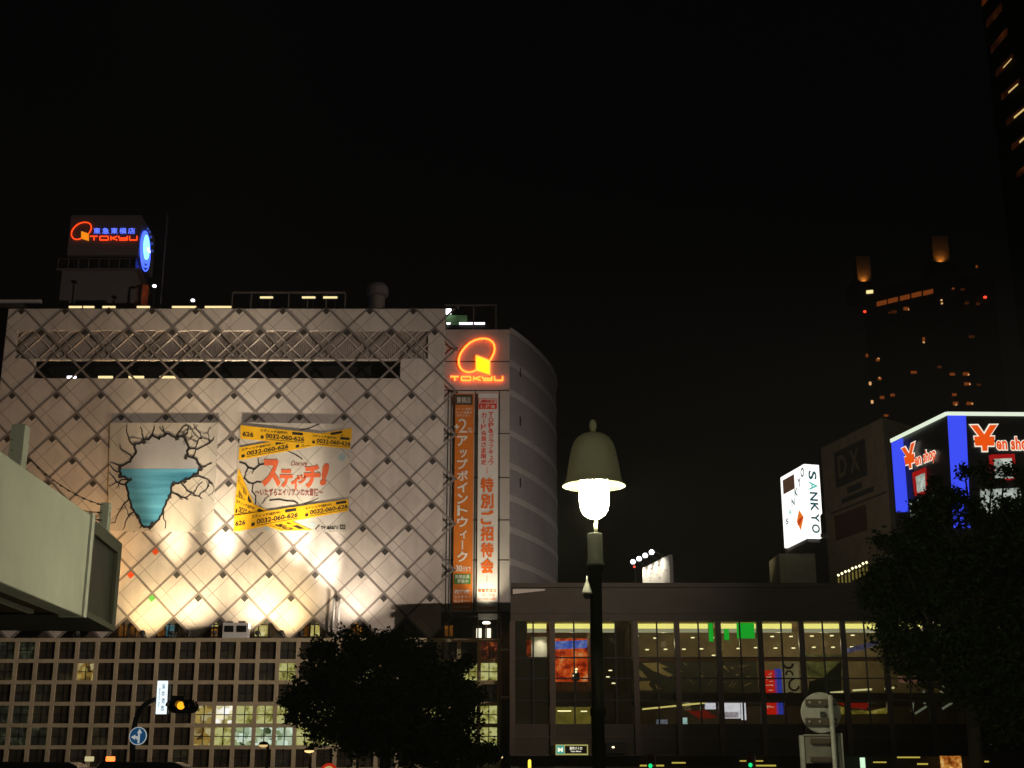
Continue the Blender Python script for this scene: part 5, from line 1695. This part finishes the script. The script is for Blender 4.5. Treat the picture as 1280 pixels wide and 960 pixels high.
# ------------------------------------------------------------------ white canopy at the left edge
Yc = 16.0
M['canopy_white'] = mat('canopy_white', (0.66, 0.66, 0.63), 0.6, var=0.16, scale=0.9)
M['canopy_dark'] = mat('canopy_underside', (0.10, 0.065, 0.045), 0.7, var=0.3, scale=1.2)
ztc, zbc = at(115, 645, Yc).z, at(105, 771, Yc).z
P1 = at(110, 708, Yc)
Pn = atz(0, 563, ztc)
dv = Vector((P1.x - Pn.x, P1.y - Pn.y, 0)).normalized()
P0 = Vector((P1.x, P1.y, 0)) - dv * 10
P2 = atz(153, 678, ztc)
can = thing('canopy', (P1.x - 1.5, P1.y - 4, 0), 'long white canopy edge at the left of the frame ending in a dark framed panel', 'canopy')
W = Vector((-dv.y, dv.x, 0))                 # to the left
if W.x > 0: W = -W
pt = lambda p_, w=0.0: (p_.x + W.x * w, p_.y + W.y * w)
P1v = Vector((P1.x, P1.y, 0))
MB().plan([pt(P0), pt(P1v), pt(P1v, 0.25), pt(P0, 0.25)], zbc, ztc).build('fascia', M['canopy_white'], can, bevel=0.015)
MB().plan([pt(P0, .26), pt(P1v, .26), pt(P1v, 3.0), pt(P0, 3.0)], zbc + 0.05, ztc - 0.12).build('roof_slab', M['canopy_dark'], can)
MB().plan([pt(P1v - dv * .10, -.03), pt(P1v + dv * .02, -.03), pt(P1v + dv * .02, .27), pt(P1v - dv * .10, .27)], zbc - .01, ztc + .02).build('edge_trim', M['white'], can)
P2v = Vector((P2.x, P2.y, 0))
d2 = (P2v - P1v).normalized()
W2 = Vector((-d2.y, d2.x, 0))
if W2.x > 0: W2 = -W2
p2 = lambda s, w: (P1v.x + d2.x * s + W2.x * w, P1v.y + d2.y * s + W2.y * w)
L2_ = (P2v - P1v).length
M['panel_dark'] = mat('unlit_panel', (0.055, 0.055, 0.045), 0.35, var=0.2, scale=1.0)
M['panel_frame'] = mat('panel_frame', (0.12, 0.12, 0.10), 0.5, var=0.15, scale=2)
h0, h1 = zbc + .02, ztc - .02
MB().plan([p2(.03, .05), p2(L2_, .05), p2(L2_, 2.6), p2(.03, 2.6)], h0, h1).build('end_box', M['panel_dark'], can)
mb = MB()
mb.plan([p2(.03, 0), p2(L2_, 0), p2(L2_, .048), p2(.03, .048)], h1 - .16, h1)
mb.plan([p2(.03, 0), p2(L2_, 0), p2(L2_, .048), p2(.03, .048)], h0, h0 + .07)
mb.plan([p2(.03, 0), p2(.22, 0), p2(.22, .048), p2(.03, .048)], h0 + .07, h1 - .16)
mb.plan([p2(L2_ - .22, 0), p2(L2_, 0), p2(L2_, .048), p2(L2_ - .22, .048)], h0 + .07, h1 - .16)
mb.build('end_frame', M['panel_frame'], can)
MB().plan([pt(P1v - dv * 2.2, .5), pt(P1v - dv * .3, .5), pt(P1v - dv * .3, .56), pt(P1v - dv * 2.2, .56)], zbc + .0, zbc + .045).build('underside_strip', M['white'], can)
for s_ in (1.0, 8.0):
    c = P0 + dv * s_ * 0.8 + W * 2.2
    MB().tube([(c.x, c.y, 0), (c.x, c.y, zbc + .1)], 0.14, 16).build('column', M['steel'], can, smooth=True)
c = P0 + dv * .8 + W * 2.2
# white posts on the canopy with slack knotted wires
posts = []
for (px, ya, yb, Y, w, lab) in ((14.5, 530, 610, 16.2, .18, 'white square post standing on the canopy at the frame edge'), (127.5, 628, 668, 17.6, .125, 'white square post behind the far end of the canopy')):
    q = at(px, yb, Y)
    top = at(px, ya, Y)
    o = MB().box(q.x - w / 2, q.x + w / 2, Y + .0, Y + w, ztc - .12, top.z).build('white_post', M['canopy_white'], origin=(q.x, Y, ztc - .12), bevel=0.008)
    tag(o, lab, 'post')
    posts.append(top)
wr = thing('wire_strings', tuple(posts[0]), 'three slack knotted wires strung between the two white posts', 'wires')
for k, (ya, yb, sag) in enumerate(((549, 631, .13), (562, 640, .22), (575, 650, .17))):
    a, b = at(14.5, ya, 16.2 - .01), at(127.5, yb, 17.6 - .01)
    pts = []
    for i in range(25):
        t_ = i / 24
        p_ = a.lerp(b, t_)
        p_.z -= sag * 4 * t_ * (1 - t_)
        pts.append(p_)
    mb = MB().tube(pts, 0.006, 5)
    for i in range(1, 24, 2):
        mb.tube([pts[i] + Vector((-.022, 0, -.01)), pts[i], pts[i] + Vector((.022, 0, -.018))], [.004, .014, .004], 5)
    mb.build('wire', M['black'], wr)

# ------------------------------------------------------------------ bell shaped street lamp
M['lamp_paint'] = mat('lamp_paint', (0.010, 0.010, 0.008), 0.7, 0.0, var=0.2, scale=4, spec=0.1)
M['shade_paint'] = mat('shade_paint', (0.62, 0.60, 0.44), 0.5, 0.0, var=0.1, scale=4)
M['shade_inside'] = mat('shade_inside', (0.014, 0.013, 0.005), 0.9, var=0.05)
M['globe'] = glow('lamp_globe', (1.0, 0.96, 0.58), 310.0)
def bell_lamp(x, y, zrim, s, lab, power, group='bell shaped street lamps of the plaza', pole_y=None):
    """zrim = height of the shade rim; s = metres per unit of shade radius 39"""
    t = thing('street_lamp', (x, y, 0), lab, 'street lamp', group)
    u = s
    prof = [(0, 86), (2.6, 85), (4.5, 80), (4.8, 76), (3.2, 71), (3.6, 69.5), (8, 68), (15, 65.5), (21, 61), (25, 55), (28, 46), (30.5, 34), (32.5, 22), (34, 11), (36, 5), (39.5, 0.6), (39.8, -0.4)]
    MB().lathe([(r_ * u, h * u + zrim) for r_, h in prof], (x, y, 0), 40, cap=False).build('shade', M['shade_paint'], t, smooth=True)
    ins = [(39.0, -0.6), (35, 4), (32.5, 9), (31, 20), (29, 33), (24, 52), (0, 60)]
    MB().lathe([(r_ * u, h * u + zrim) for r_, h in ins], (x, y, 0), 40, cap=False).build('shade_lining', M['shade_inside'], t, smooth=True)
    gl = [(0, -42), (7, -41), (13, -37), (17, -30), (18.5, -20), (18.2, -6), (17.5, 6), (14, 12), (0, 13)]
    MB().lathe([(r_ * u, h * u + zrim) for r_, h in gl], (x, y, 0), 28).build('globe', M['globe'], t, smooth=True)
    base = -61
    mb = MB().tube([(x + 1.5 * u, y, zrim + base * u), (x + 1.5 * u, y, zrim - 42 * u)], 2.2 * u, 10)
    mb.build('stem', M['shade_paint'], t, smooth=True)
    for a in (-93, 87):
        ca, sa = math.cos(math.radians(a)), math.sin(math.radians(a))
        pts = [(x + ca * r_ * u, y + sa * r_ * u, zrim + h * u) for r_, h in ((3, -47), (10, -44), (19.5, -36), (21, -24), (21, -4), (24, 8), (28, 26))]
        MB().tube(pts, 1.0 * u, 6).build('strut', M['lamp_paint'], t)
    pole = [(7.6, -zrim / u), (11, -zrim / u + .1), (11, -zrim / u + 40), (8.2, -zrim / u + 48), (7.4, -290), (7.2, -282), (9.5, -280), (9.5, -272), (7.2, -270), (7.4, -108), (10.5, -106), (11.5, -102), (11, -98), (9.3, -95), (9.3, base - 1), (9.0, base), (2.4, base)]
    MB().lathe([(r_ * u, h * u + zrim) for r_, h in pole], (x, y, 0), 24).build('pole', M['lamp_paint'], t, smooth=True)
    return t
LY = 16.5
q = at(742.5, 607, LY)
bell_lamp(q.x, LY, q.z, 0.01015, 'lit bell shaped street lamp on a dark pole in front of the glazed gallery', 150)
# security camera on the pole
cq = at(734, 742, LY - .05)
cm = thing('security_camera', tuple(at(742, 740, LY)), 'small pale dome camera hanging at the left of the lamp pole', 'camera')
u = .0102
MB().lathe([(0, 22 * u), (.9 * u, 21.5 * u), (1.3 * u, 15 * u), (3.5 * u, 10 * u), (6.2 * u, 1.5 * u), (6.4 * u, 0), (0, 0)], tuple(cq), 20).build('cone', M['canopy_white'], cm, smooth=True)
MB().lathe([(5.2 * u, -.2 * u), (5.0 * u, -3 * u), (3 * u, -6 * u), (0, -7 * u)], tuple(cq), 20).build('dome', M['dark_glass'], cm, smooth=True)
MB().tube([cq + Vector((0, 0, 14 * u)), cq + Vector((.09, 0.02, 14 * u))], 1.2 * u, 8).build('arm', M['lamp_paint'], cm)
# two unseen lamps added beside the camera to light the near things
for (x, y, lab, pw) in ((-9.5, 2, 'added bell shaped street lamp, unseen just outside the frame at the left', 150), (9.5, 2, 'added bell shaped street lamp, unseen just outside the frame at the right', 150)):
    bell_lamp(x, y, q.z, 0.01015, lab, pw)

# ------------------------------------------------------------------ round sign seen from behind
BY_ = 20.0
M['sign_back'] = mat('grey_white_sign_back', (0.30, 0.30, 0.28), 0.5, 0.1, var=0.25, scale=5)
q = at(1038, 891, BY_)
bs = thing('bus_stop_sign', (at(1042, 940, BY_).x, BY_, 0), 'round grey white roadside sign seen from behind, above a square frame, right of the lamp', 'sign')
c = at(1026, 891, BY_ + .12)
mpx = BY_ / 1650 * 1.0
MB().lathe([(0, .02), (.285, .02), (.295, .012), (.295, -.012), (.285, -.02), (0, -.02)], (c.x, c.y, c.z), 40, 'y').build('disc', M['sign_back'], bs, smooth=False)
pole_x = at(1040, 905, BY_).x
MB().tube([(pole_x + .02, BY_, 0), (pole_x, BY_, at(1037, 869, BY_).z)], .036, 14).build('pole', M['sign_back'], bs, smooth=True)
for (ya, yb) in ((874, 882), (897.5, 906.5)):
    a, b = at(1007.5, yb, BY_ + .06), at(1046, ya, BY_ + .06)
    br = MB().box(a.x, b.x, BY_ + .05, BY_ + .095, a.z, b.z).build('bracket', M['brown_metal'], bs)
    mb = MB()
    for px in (1012, 1025, 1043.5):
        x = at(px, (ya + yb) / 2, BY_ + .03).x
        mb.lathe([(0, -.012), (.016, -.01), (.016, .01), (0, .012)], (x, BY_ + .04, (a.z + b.z) / 2), 10, 'y')
    mb.build('bolts', M['sign_back'], br)
MB().pbox(1026, 889.5, 1031, 896, BY_ + .06, BY_ + .09).build('latch', M['black'], bs)
mb = MB()
for (x0, y0, x1, y1) in ((1002.5, 919, 1004.2, 975), (1050, 916.5, 1052.3, 975), (1004.2, 918, 1050, 919.5)):
    a, b = at(x0, y1, BY_ + .1), at(x1, y0, BY_ + .1)
    mb.box(a.x, b.x, BY_ + .08, BY_ + .14, a.z, b.z)
mb.build('frame', M['sign_back'], bs)
a, b = at(1004.5, 954, BY_ + .1), at(1049.8, 919.8, BY_ + .1)
MB().box(a.x, b.x, BY_ + .10, BY_ + .125, a.z, b.z).build('timetable_back', mat('grey_plate', (0.16, 0.155, 0.14), 0.5, var=0.2, scale=4), bs)
for (ya, yb) in ((923, 929.5), (946, 952)):
    a, b = at(1014, yb, BY_ + .06), at(1046, ya, BY_ + .06)
    MB().box(a.x, b.x, BY_ + .05, BY_ + .098, a.z, b.z).build('bracket', M['brown_metal'], bs)

# ------------------------------------------------------------------ traffic signal with arm, name sign and arrow sign
GYs = 58.0
ts = thing('traffic_signal', (at(164, 960, GYs).x, GYs, 0), 'horizontal traffic signal showing amber on a curved dark arm', 'traffic signal')
arm = [at(*p_, GYs) for p_ in ((164.5, 960), (166, 930), (167.5, 912), (170, 898), (175, 887.5), (182, 880), (190, 875.5), (198, 873), (214, 872), (230, 873))]
base = Vector((arm[0].x, GYs, 0))
MB().tube([base] + arm, [.14] + [.12] * 3 + [.10] * (len(arm) - 3), 12).build('pole', M['black'], ts, smooth=True)
a, b = at(209.5, 890, GYs - .3), at(248, 876, GYs - .3)
hs = MB()
zc_, hx = (a.z + b.z) / 2, (b.z - a.z) / 2 + .05
n_pts = []
for k in range(9): n_pts.append((a.x + .3 - .3 * math.sin(math.pi * k / 8), zc_ + hx * math.cos(math.pi * k / 8)))
for k in range(9): n_pts.append((b.x - .3 + .3 * math.sin(math.pi * k / 8), zc_ - hx * math.cos(math.pi * k / 8)))
hs.poly(n_pts, GYs - .35, GYs - .12)
hs.build('housing', M['black'], ts)
AMB = glow('amber_lamp', (1.0, 0.40, 0.015), 1.5)
for (px, m_, nm) in ((215, mat('dead_green', (.01, .03, .025), .3), 'green_lamp'), (226, AMB, 'amber_lamp'), (240, mat('dead_red', (.04, .008, .008), .3), 'red_lamp')):
    c = at(px, 882, GYs - .36)
    MB().lathe([(0, -.03), (.165, -.005), (.165, .02), (0, .02)], (c.x, c.y, c.z), 20, 'y').build(nm, m_, ts, smooth=True)
    mb = MB()
    n = 12
    vs, fs = [], []
    for k in range(n + 1):
        aa = math.pi * (k / n) * 1.1 - .05 * math.pi
        for (r_, yy) in ((.19, -.02), (.19, -.30), (.205, -.30), (.205, -.02)):
            vs.append((c.x + r_ * math.cos(aa), c.y + yy, c.z + r_ * math.sin(aa)))
    for k in range(n):
        for j in range(4):
            fs.append((k * 4 + j, k * 4 + (j + 1) % 4, k * 4 + 4 + (j + 1) % 4, k * 4 + 4 + j))
    mb.add(vs, fs).build('visor', M['black'], ts)
ns = thing('name_sign', tuple(at(200, 889, GYs - .2)), 'lit white vertical crossing name sign hanging on the signal arm', 'sign')
fN = qpx((195.5, 850), (209, 850), (207.5, 893), (193.5, 893), GYs - .2)
fN = qpx((197, 851), (209, 851), (207, 892.5), (194.5, 892.5), GYs - .25)
MB().sheet([fN(0, 0), fN(1, 0), fN(1, 1), fN(0, 1)], (0, .16, 0)).build('lit_box', glow('white_sign_box', hexc('#eefcff'), 1.15), ns)
mb = MB()
for i, ch in enumerate('渋谷駅前'):
    text(mb, ch, fN, .50, .08 + i * .22, .84, .08 + i * .22 + .17, 0.02, rot=1, off=(0, -.02, 0))
text(mb, 'Shibuya Sta.', fN, .18, .22, .36, .80, 0.02, rot=1, off=(0, -.02, 0))
mb.build('lettering', glow('sign_blue_grey', hexc('#5c7d96'), 0.7), ns)
MB().pbox(209.5, 855, 214.5, 893, GYs - .1, GYs + .05).build('back_plate', M['steel'], ns)
MB().tube([at(208, 872, GYs - .02), at(212, 872, GYs - .02)], .05).build('clamp', M['black'], ns)
ar = thing('arrow_sign', tuple(at(173, 932, GYs - .25)), 'round blue sign with white straight and left arrows on the signal pole', 'sign')
c = at(172.5, 920, GYs - .22)
mp_ = (at(183.5, 920, GYs - .22).x - c.x)
M['sign_blue'] = glow('sign_blue', hexc('#1c4f78'), 0.55, base=(0.02, 0.10, 0.25))
M['sign_white'] = glow('sign_white_face', hexc('#d8dcd8'), 0.5, base=(.7, .7, .7))
MB().lathe([(0, .02), (mp_, .02), (mp_, -.01), (0, -.01)], (c.x, c.y, c.z), 32, 'y').build('rim', M['sign_white'], ar)
MB().lathe([(0, -.015), (mp_ * .91, -.015), (mp_ * .91, -.025), (0, -.025)], (c.x, c.y, c.z), 32, 'y').build('disc', M['sign_blue'], ar)
def arrow(pts):
    return [(c.x + x * mp_, c.y - .032, c.z + y * mp_) for x, y in pts]
mb = MB()
mb.sheet(arrow(((.02, -.8), (.24, -.8), (.24, .3), (.46, .3), (.16, .82), (-.12, .3), (.02, .3))), (0, .005, 0))
mb.sheet(arrow(((.0, -.42), (.0, -.02), (-.28, -.02), (-.28, .16), (-.78, -.12), (-.28, -.44), (-.28, -.26), (-.12, -.26), (-.12, -.42))), (0, .005, 0))
mb.build('arrows', M['sign_white'], ar)
MB().box(c.x + .1, c.x + .22, c.y + .02, GYs, c.z - .1, c.z + .1).build('clamp', M['black'], ar)

# ------------------------------------------------------------------ small street lamps, round sign, vans
M['thin_pole'] = mat('thin_pole', (0.17, 0.15, 0.12), 0.6, var=0.2)
def path_lamp(px, pyt, hx_, hy, Y, lab, on=1.5):
    t_ = at(px, pyt, Y)
    h = at(hx_, hy, Y)
    t = thing('path_lamp', (t_.x, Y, 0), lab, 'street lamp', 'slim lamps in front of the window grid')
    MB().tube([(t_.x, Y, 0), (t_.x, Y, t_.z)], 0.06, 8).build('pole', M['thin_pole'], t)
    MB().tube([(t_.x, Y, t_.z - .05), (h.x, Y, h.z + .12)], 0.035, 8).build('arm', M['thin_pole'], t)
    w = .2
    MB().lathe([(.05, .13), (.16, .1), (w, .02), (w, .0)], (h.x, Y, h.z), 14).build('head', M['thin_pole'], t)
    MB().lathe([(w * .95, 0), (w * .9, -.06), (.05, -.1), (0, -.1)], (h.x, Y, h.z), 14).build('bulb', glow('path_bulb', hexc('#ffd890'), on), t)
path_lamp(447.5, 926, 458, 929.5, 55, 'slim street lamp with a lit head under the round tree')
path_lamp(334.5, 931, 329.5, 931, 55, 'slim street lamp with a lit head left of the round tree', 0.8)
path_lamp(624.5, 941, 622.8, 945.5, 55, 'slim street lamp with a tiny lit head by the store end pier', 1.3)
path_lamp(388, 945, 386.5, 938, 55, 'slim street lamp with a tiny white head at the lower left of the round tree', 1.3)
c = at(411, 965, 40)
t = thing('road_sign', (c.x, 40, 0), 'round red rimmed road sign peeking in at the frame bottom under the tree', 'sign')
MB().lathe([(0, .02), (.25, .02), (.25, -.01), (0, -.01)], tuple(c), 30, 'y').build('rim', glow('sign_red', hexc('#c02a10'), 0.7, base=(.5, .03, .02)), t)
MB().lathe([(0, -.015), (.17, -.015), (.17, -.025), (0, -.025)], tuple(c), 30, 'y').build('disc', glow('sign_cream', hexc('#d8b878'), 0.6, base=(.6, .55, .4)), t)
MB().tube([(c.x, 40.05, 0), (c.x, 40.05, c.z + .2)], .035).build('pole', M['thin_pole'], t)
def van(px, Y, col, lab, h=2.02, L=4.4, lamp_col=None, lamp_dx=0.0, lamp_m=None):
    x = at(px, 958, Y).x
    t = thing('delivery_van', (x, Y, 0), lab, 'van', 'vans waiting on the far side of the plaza')
    W_ = 1.7
    k = h / 2.02
    side = [(-L / 2, .38), (L / 2, .38), (L / 2, .95), (L / 2 - .18, 1.12), (L / 2 - .75, 1.86 * k), (L / 2 - 1.1, 2.0 * k), (-L / 2 + .25, 2.02 * k), (-L / 2 + .05, 1.75 * k), (-L / 2, 1.0)]
    MB().poly([(x + a, b) for a, b in side], Y - W_ / 2, Y + W_ / 2).build('body', col, t, bevel=0.07)
    for (a, b) in ((-L / 2 + .35, -.5), (-.42, .72)):
        MB().poly([(x + a, 1.15), (x + b, 1.15), (x + b, 1.72 * k), (x + a, 1.72 * k)], Y - W_ / 2 - .012, Y - W_ / 2 + .01).build('side_window', M['dark_glass'], t)
    MB().poly([(x + .8, 1.15), (x + L / 2 - .42, 1.15), (x + L / 2 - .85, 1.72 * k), (x + .8, 1.72 * k)], Y - W_ / 2 - .012, Y - W_ / 2 + .01).build('side_window', M['dark_glass'], t)
    for sx in (-L / 2 + .8, L / 2 - .8):
        for sy in (-W_ / 2 - .01, W_ / 2 - .17):
            w_ = MB().lathe([(0, 0), (.31, 0), (.33, .03), (.33, .15), (.31, .18), (0, .18)], (x + sx, Y + sy, .33), 20, 'y').build('wheel', M['black'], t)
            MB().lathe([(0, -.015), (.17, -.01), (.19, .005), (0, .005)], (x + sx, Y + sy, .33), 16, 'y').build('rim', M['steel'], w_)
    MB().box(x + L / 2 - .05, x + L / 2 + .015, Y - .75, Y - .45, .72, .92).build('headlight', M['white'], t)
    MB().box(x + L / 2 - .05, x + L / 2 + .015, Y + .45, Y + .75, .72, .92).build('headlight', M['white'], t)
    MB().box(x - L / 2 - .015, x - L / 2 + .05, Y - .8, Y - .62, .8, 1.15).build('tail_light', M['red_tile'], t)
    MB().box(x - L / 2 - .015, x - L / 2 + .05, Y + .62, Y + .8, .8, 1.15).build('tail_light', M['red_tile'], t)
    if lamp_m:
        MB().box(x + lamp_dx - .16, x + lamp_dx + .16, Y - .25, Y + .05, 2.03 * k, 2.03 * k + .2).build('roof_lamp', lamp_m, t, bevel=0.03)
    return t
M['van_dark'] = mat('van_dark_paint', (0.03, 0.032, 0.035), 0.3, 0.2, var=0.1, spec=0.5)
van(60, 58, M['van_dark'], 'dark van under the canopy end with a pale roof lamp, left of two', lamp_dx=1.75, lamp_m=glow('pale_roof_lamp', hexc('#d8cc98'), 0.8))
van(190, 58, M['van_dark'], 'dark van by the traffic signal with a red roof lamp, right of two', lamp_dx=-1.75, lamp_m=glow('red_roof_lamp', (1.0, .16, .03), 3.0))

# ------------------------------------------------------------------ trees
M['bark'] = mat('bark', (0.06, 0.048, 0.038), 0.9, var=0.4, scale=5, bump=0.4)
def leaf_mat(name, c0, c1):
    m, t, p = new_mat(name)
    g_ = t.nodes.new('ShaderNodeNewGeometry')
    cr = t.nodes.new('ShaderNodeValToRGB')
    cr.color_ramp.elements[0].color = c0 + (1,)
    cr.color_ramp.elements[1].color = c1 + (1,)
    t.links.new(g_.outputs['Random Per Island'], cr.inputs[0])
    t.links.new(cr.outputs[0], p.inputs['Base Color'])
    p.inputs['Roughness'].default_value = 0.6
    p.inputs['Specular IOR Level'].default_value = 0.2
    return m
M['leaf'] = leaf_mat('dark_leaves', (0.010, 0.020, 0.007), (0.035, 0.060, 0.018))
def leaf(vs, fs, c, s, rg):
    d = Vector((rg.gauss(0, 1), rg.gauss(0, 1), rg.gauss(0, .6) - .3)).normalized()
    w = d.cross(Vector((rg.gauss(0, 1), rg.gauss(0, 1), rg.gauss(0, 1)))).normalized()
    b = len(vs)
    n_ = d.cross(w)
    vs += [c - d * s, c + w * s * .42 + n_ * s * .08, c + d * s, c - w * s * .42 + n_ * s * .08]
    fs.append((b, b + 1, b + 2, b + 3))
def tree(name, base, top_z, clumps, Y, mpp, n_leaf, size, lab, trunk_r, seed, depth=0.8):
    """clumps: pixel (x, y, rx, ry, density) at distance Y"""
    rg = random.Random(seed)
    t = thing(name, (base.x, base.y, 0), lab, 'tree')
    tr = MB()
    fork = Vector((base.x + .05, base.y, top_z * .36))
    tr.tube([(base.x, base.y, 0), (base.x + .02, base.y, top_z * .15), fork], [trunk_r * 1.25, trunk_r, trunk_r * .85], 12)
    vs, fs = [], []
    tot = sum(c[2] * c[3] * c[4] for c in clumps)
    for (px, py, rx, ry, dn) in clumps:
        dy = rg.uniform(-1, 1) * rx * mpp * .5
        c = at(px, py, Y + dy)
        RX, RZ = rx * mpp, ry * mpp
        # limb to the clump
        mid = fork.lerp(c, .5) + Vector((rg.uniform(-.2, .2), rg.uniform(-.2, .2), .15 * RZ))
        tr.tube([fork - Vector((0, 0, .1)), mid, c], [trunk_r * .45, trunk_r * .26, trunk_r * .10], 7)
        n = int(n_leaf * rx * ry * dn / tot)
        tw = []
        for k in range(max(6, int(RX * 14))):
            d = Vector((rg.gauss(0, 1), rg.gauss(0, 1), rg.gauss(0, 1))).normalized()
            e = c + Vector((d.x * RX, d.y * RX * depth, d.z * RZ)) * rg.uniform(.75, 1.16)
            m_ = c.lerp(e, .5) + Vector((rg.uniform(-.1, .1), rg.uniform(-.1, .1), rg.uniform(0, .12)))
            tr.tube([c.lerp(e, .05), m_, e], [trunk_r * .09, trunk_r * .05, trunk_r * .02], 4, cap=False)
            tw.append((c, m_, e))
        for k in range(n):
            a, m_, e = rg.choice(tw)
            f_ = rg.random() ** .6
            p_ = a.lerp(m_, f_ * 2) if f_ < .5 else m_.lerp(e, f_ * 2 - 1)
            sp = .16 * RX + .04
            p_ = p_ + Vector((rg.gauss(0, sp), rg.gauss(0, sp), rg.gauss(0, sp * .75)))
            leaf(vs, fs, p_, size * rg.uniform(.6, 1.25), rg)
    tr.build('trunk', M['bark'], t, smooth=True)
    me = bpy.data.meshes.new('crown')
    o0 = ORG[t.name]
    me.from_pydata([tuple(v - o0) for v in vs], [], fs)
    me.materials.append(M['leaf'])
    o = bpy.data.objects.new('crown', me)
    sc.collection.objects.link(o)
    o.parent = t
    return t
T1 = 45.0
cl1 = [(452, 822, 42, 36, 1), (505, 826, 42, 32, 1), (415, 838, 36, 34, 1), (548, 842, 32, 30, 1), (470, 865, 60, 40, 1), (392, 868, 30, 32, 1), (375, 886, 24, 20, .9), (435, 885, 42, 30, .95), (520, 870, 48, 38, 1), (570, 868, 34, 30, 1), (588, 884, 22, 22, .9),
       (560, 900, 40, 24, .95), (500, 905, 48, 26, 1), (425, 918, 36, 22, .9), (400, 908, 22, 16, .8), (458, 925, 40, 28, 1), (520, 930, 42, 30, 1.0), (565, 935, 40, 28, 1.1), (600, 948, 22, 18, 1.1), (365, 903, 14, 9, .6), (405, 815, 22, 16, .8), (575, 832, 16, 14, .7), (480, 797, 26, 12, .9)]
tree('round_tree', at(480, 960, T1), 7.0, cl1, T1, T1 / 1650 * 1.0, 40000, .10, 'dark round crowned tree in front of the window grid', .20, 4)
T2 = 30.0
cl2 = [(1206, 590, 14, 18, .4), (1240, 600, 26, 22, .3), (1282, 612, 34, 26, .4), (1160, 640, 26, 16, .6), (1166, 606, 11, 13, .6), (1256, 588, 15, 12, .5), (1255, 632, 30, 18, .45), (1205, 625, 28, 24, .55), (1178, 640, 34, 28, .7), (1152, 662, 32, 24, .8), (1245, 655, 48, 32, .55), (1120, 680, 28, 22, .85), (1160, 695, 56, 34, 1.1), (1100, 715, 30, 28, 1), (1215, 705, 58, 40, 1.1), (1275, 690, 50, 46, 1.1),
       (1120, 750, 46, 34, 1.1), (1185, 760, 60, 40, 1.2), (1250, 760, 58, 44, 1.2), (1112, 790, 32, 26, .95), (1150, 810, 48, 34, 1.1), (1210, 815, 56, 38, 1.1), (1270, 820, 52, 44, 1.1), (1225, 860, 48, 28, 1.0), (1275, 875, 46, 34, 1.0), (1180, 842, 36, 22, .9), (1090, 755, 18, 20, .8), (1330, 660, 40, 50, .8), (1340, 780, 70, 70, 1.0), (1260, 920, 36, 24, .5), (1120, 830, 18, 12, .5), (1160, 628, 18, 16, .5)]
tree('big_tree', at(1220, 960, T2), 8.4, cl2, T2, T2 / 1650 * 1.0, 62000, .07, 'big dark tree at the right edge in front of the blue and orange signs', .17, 8)
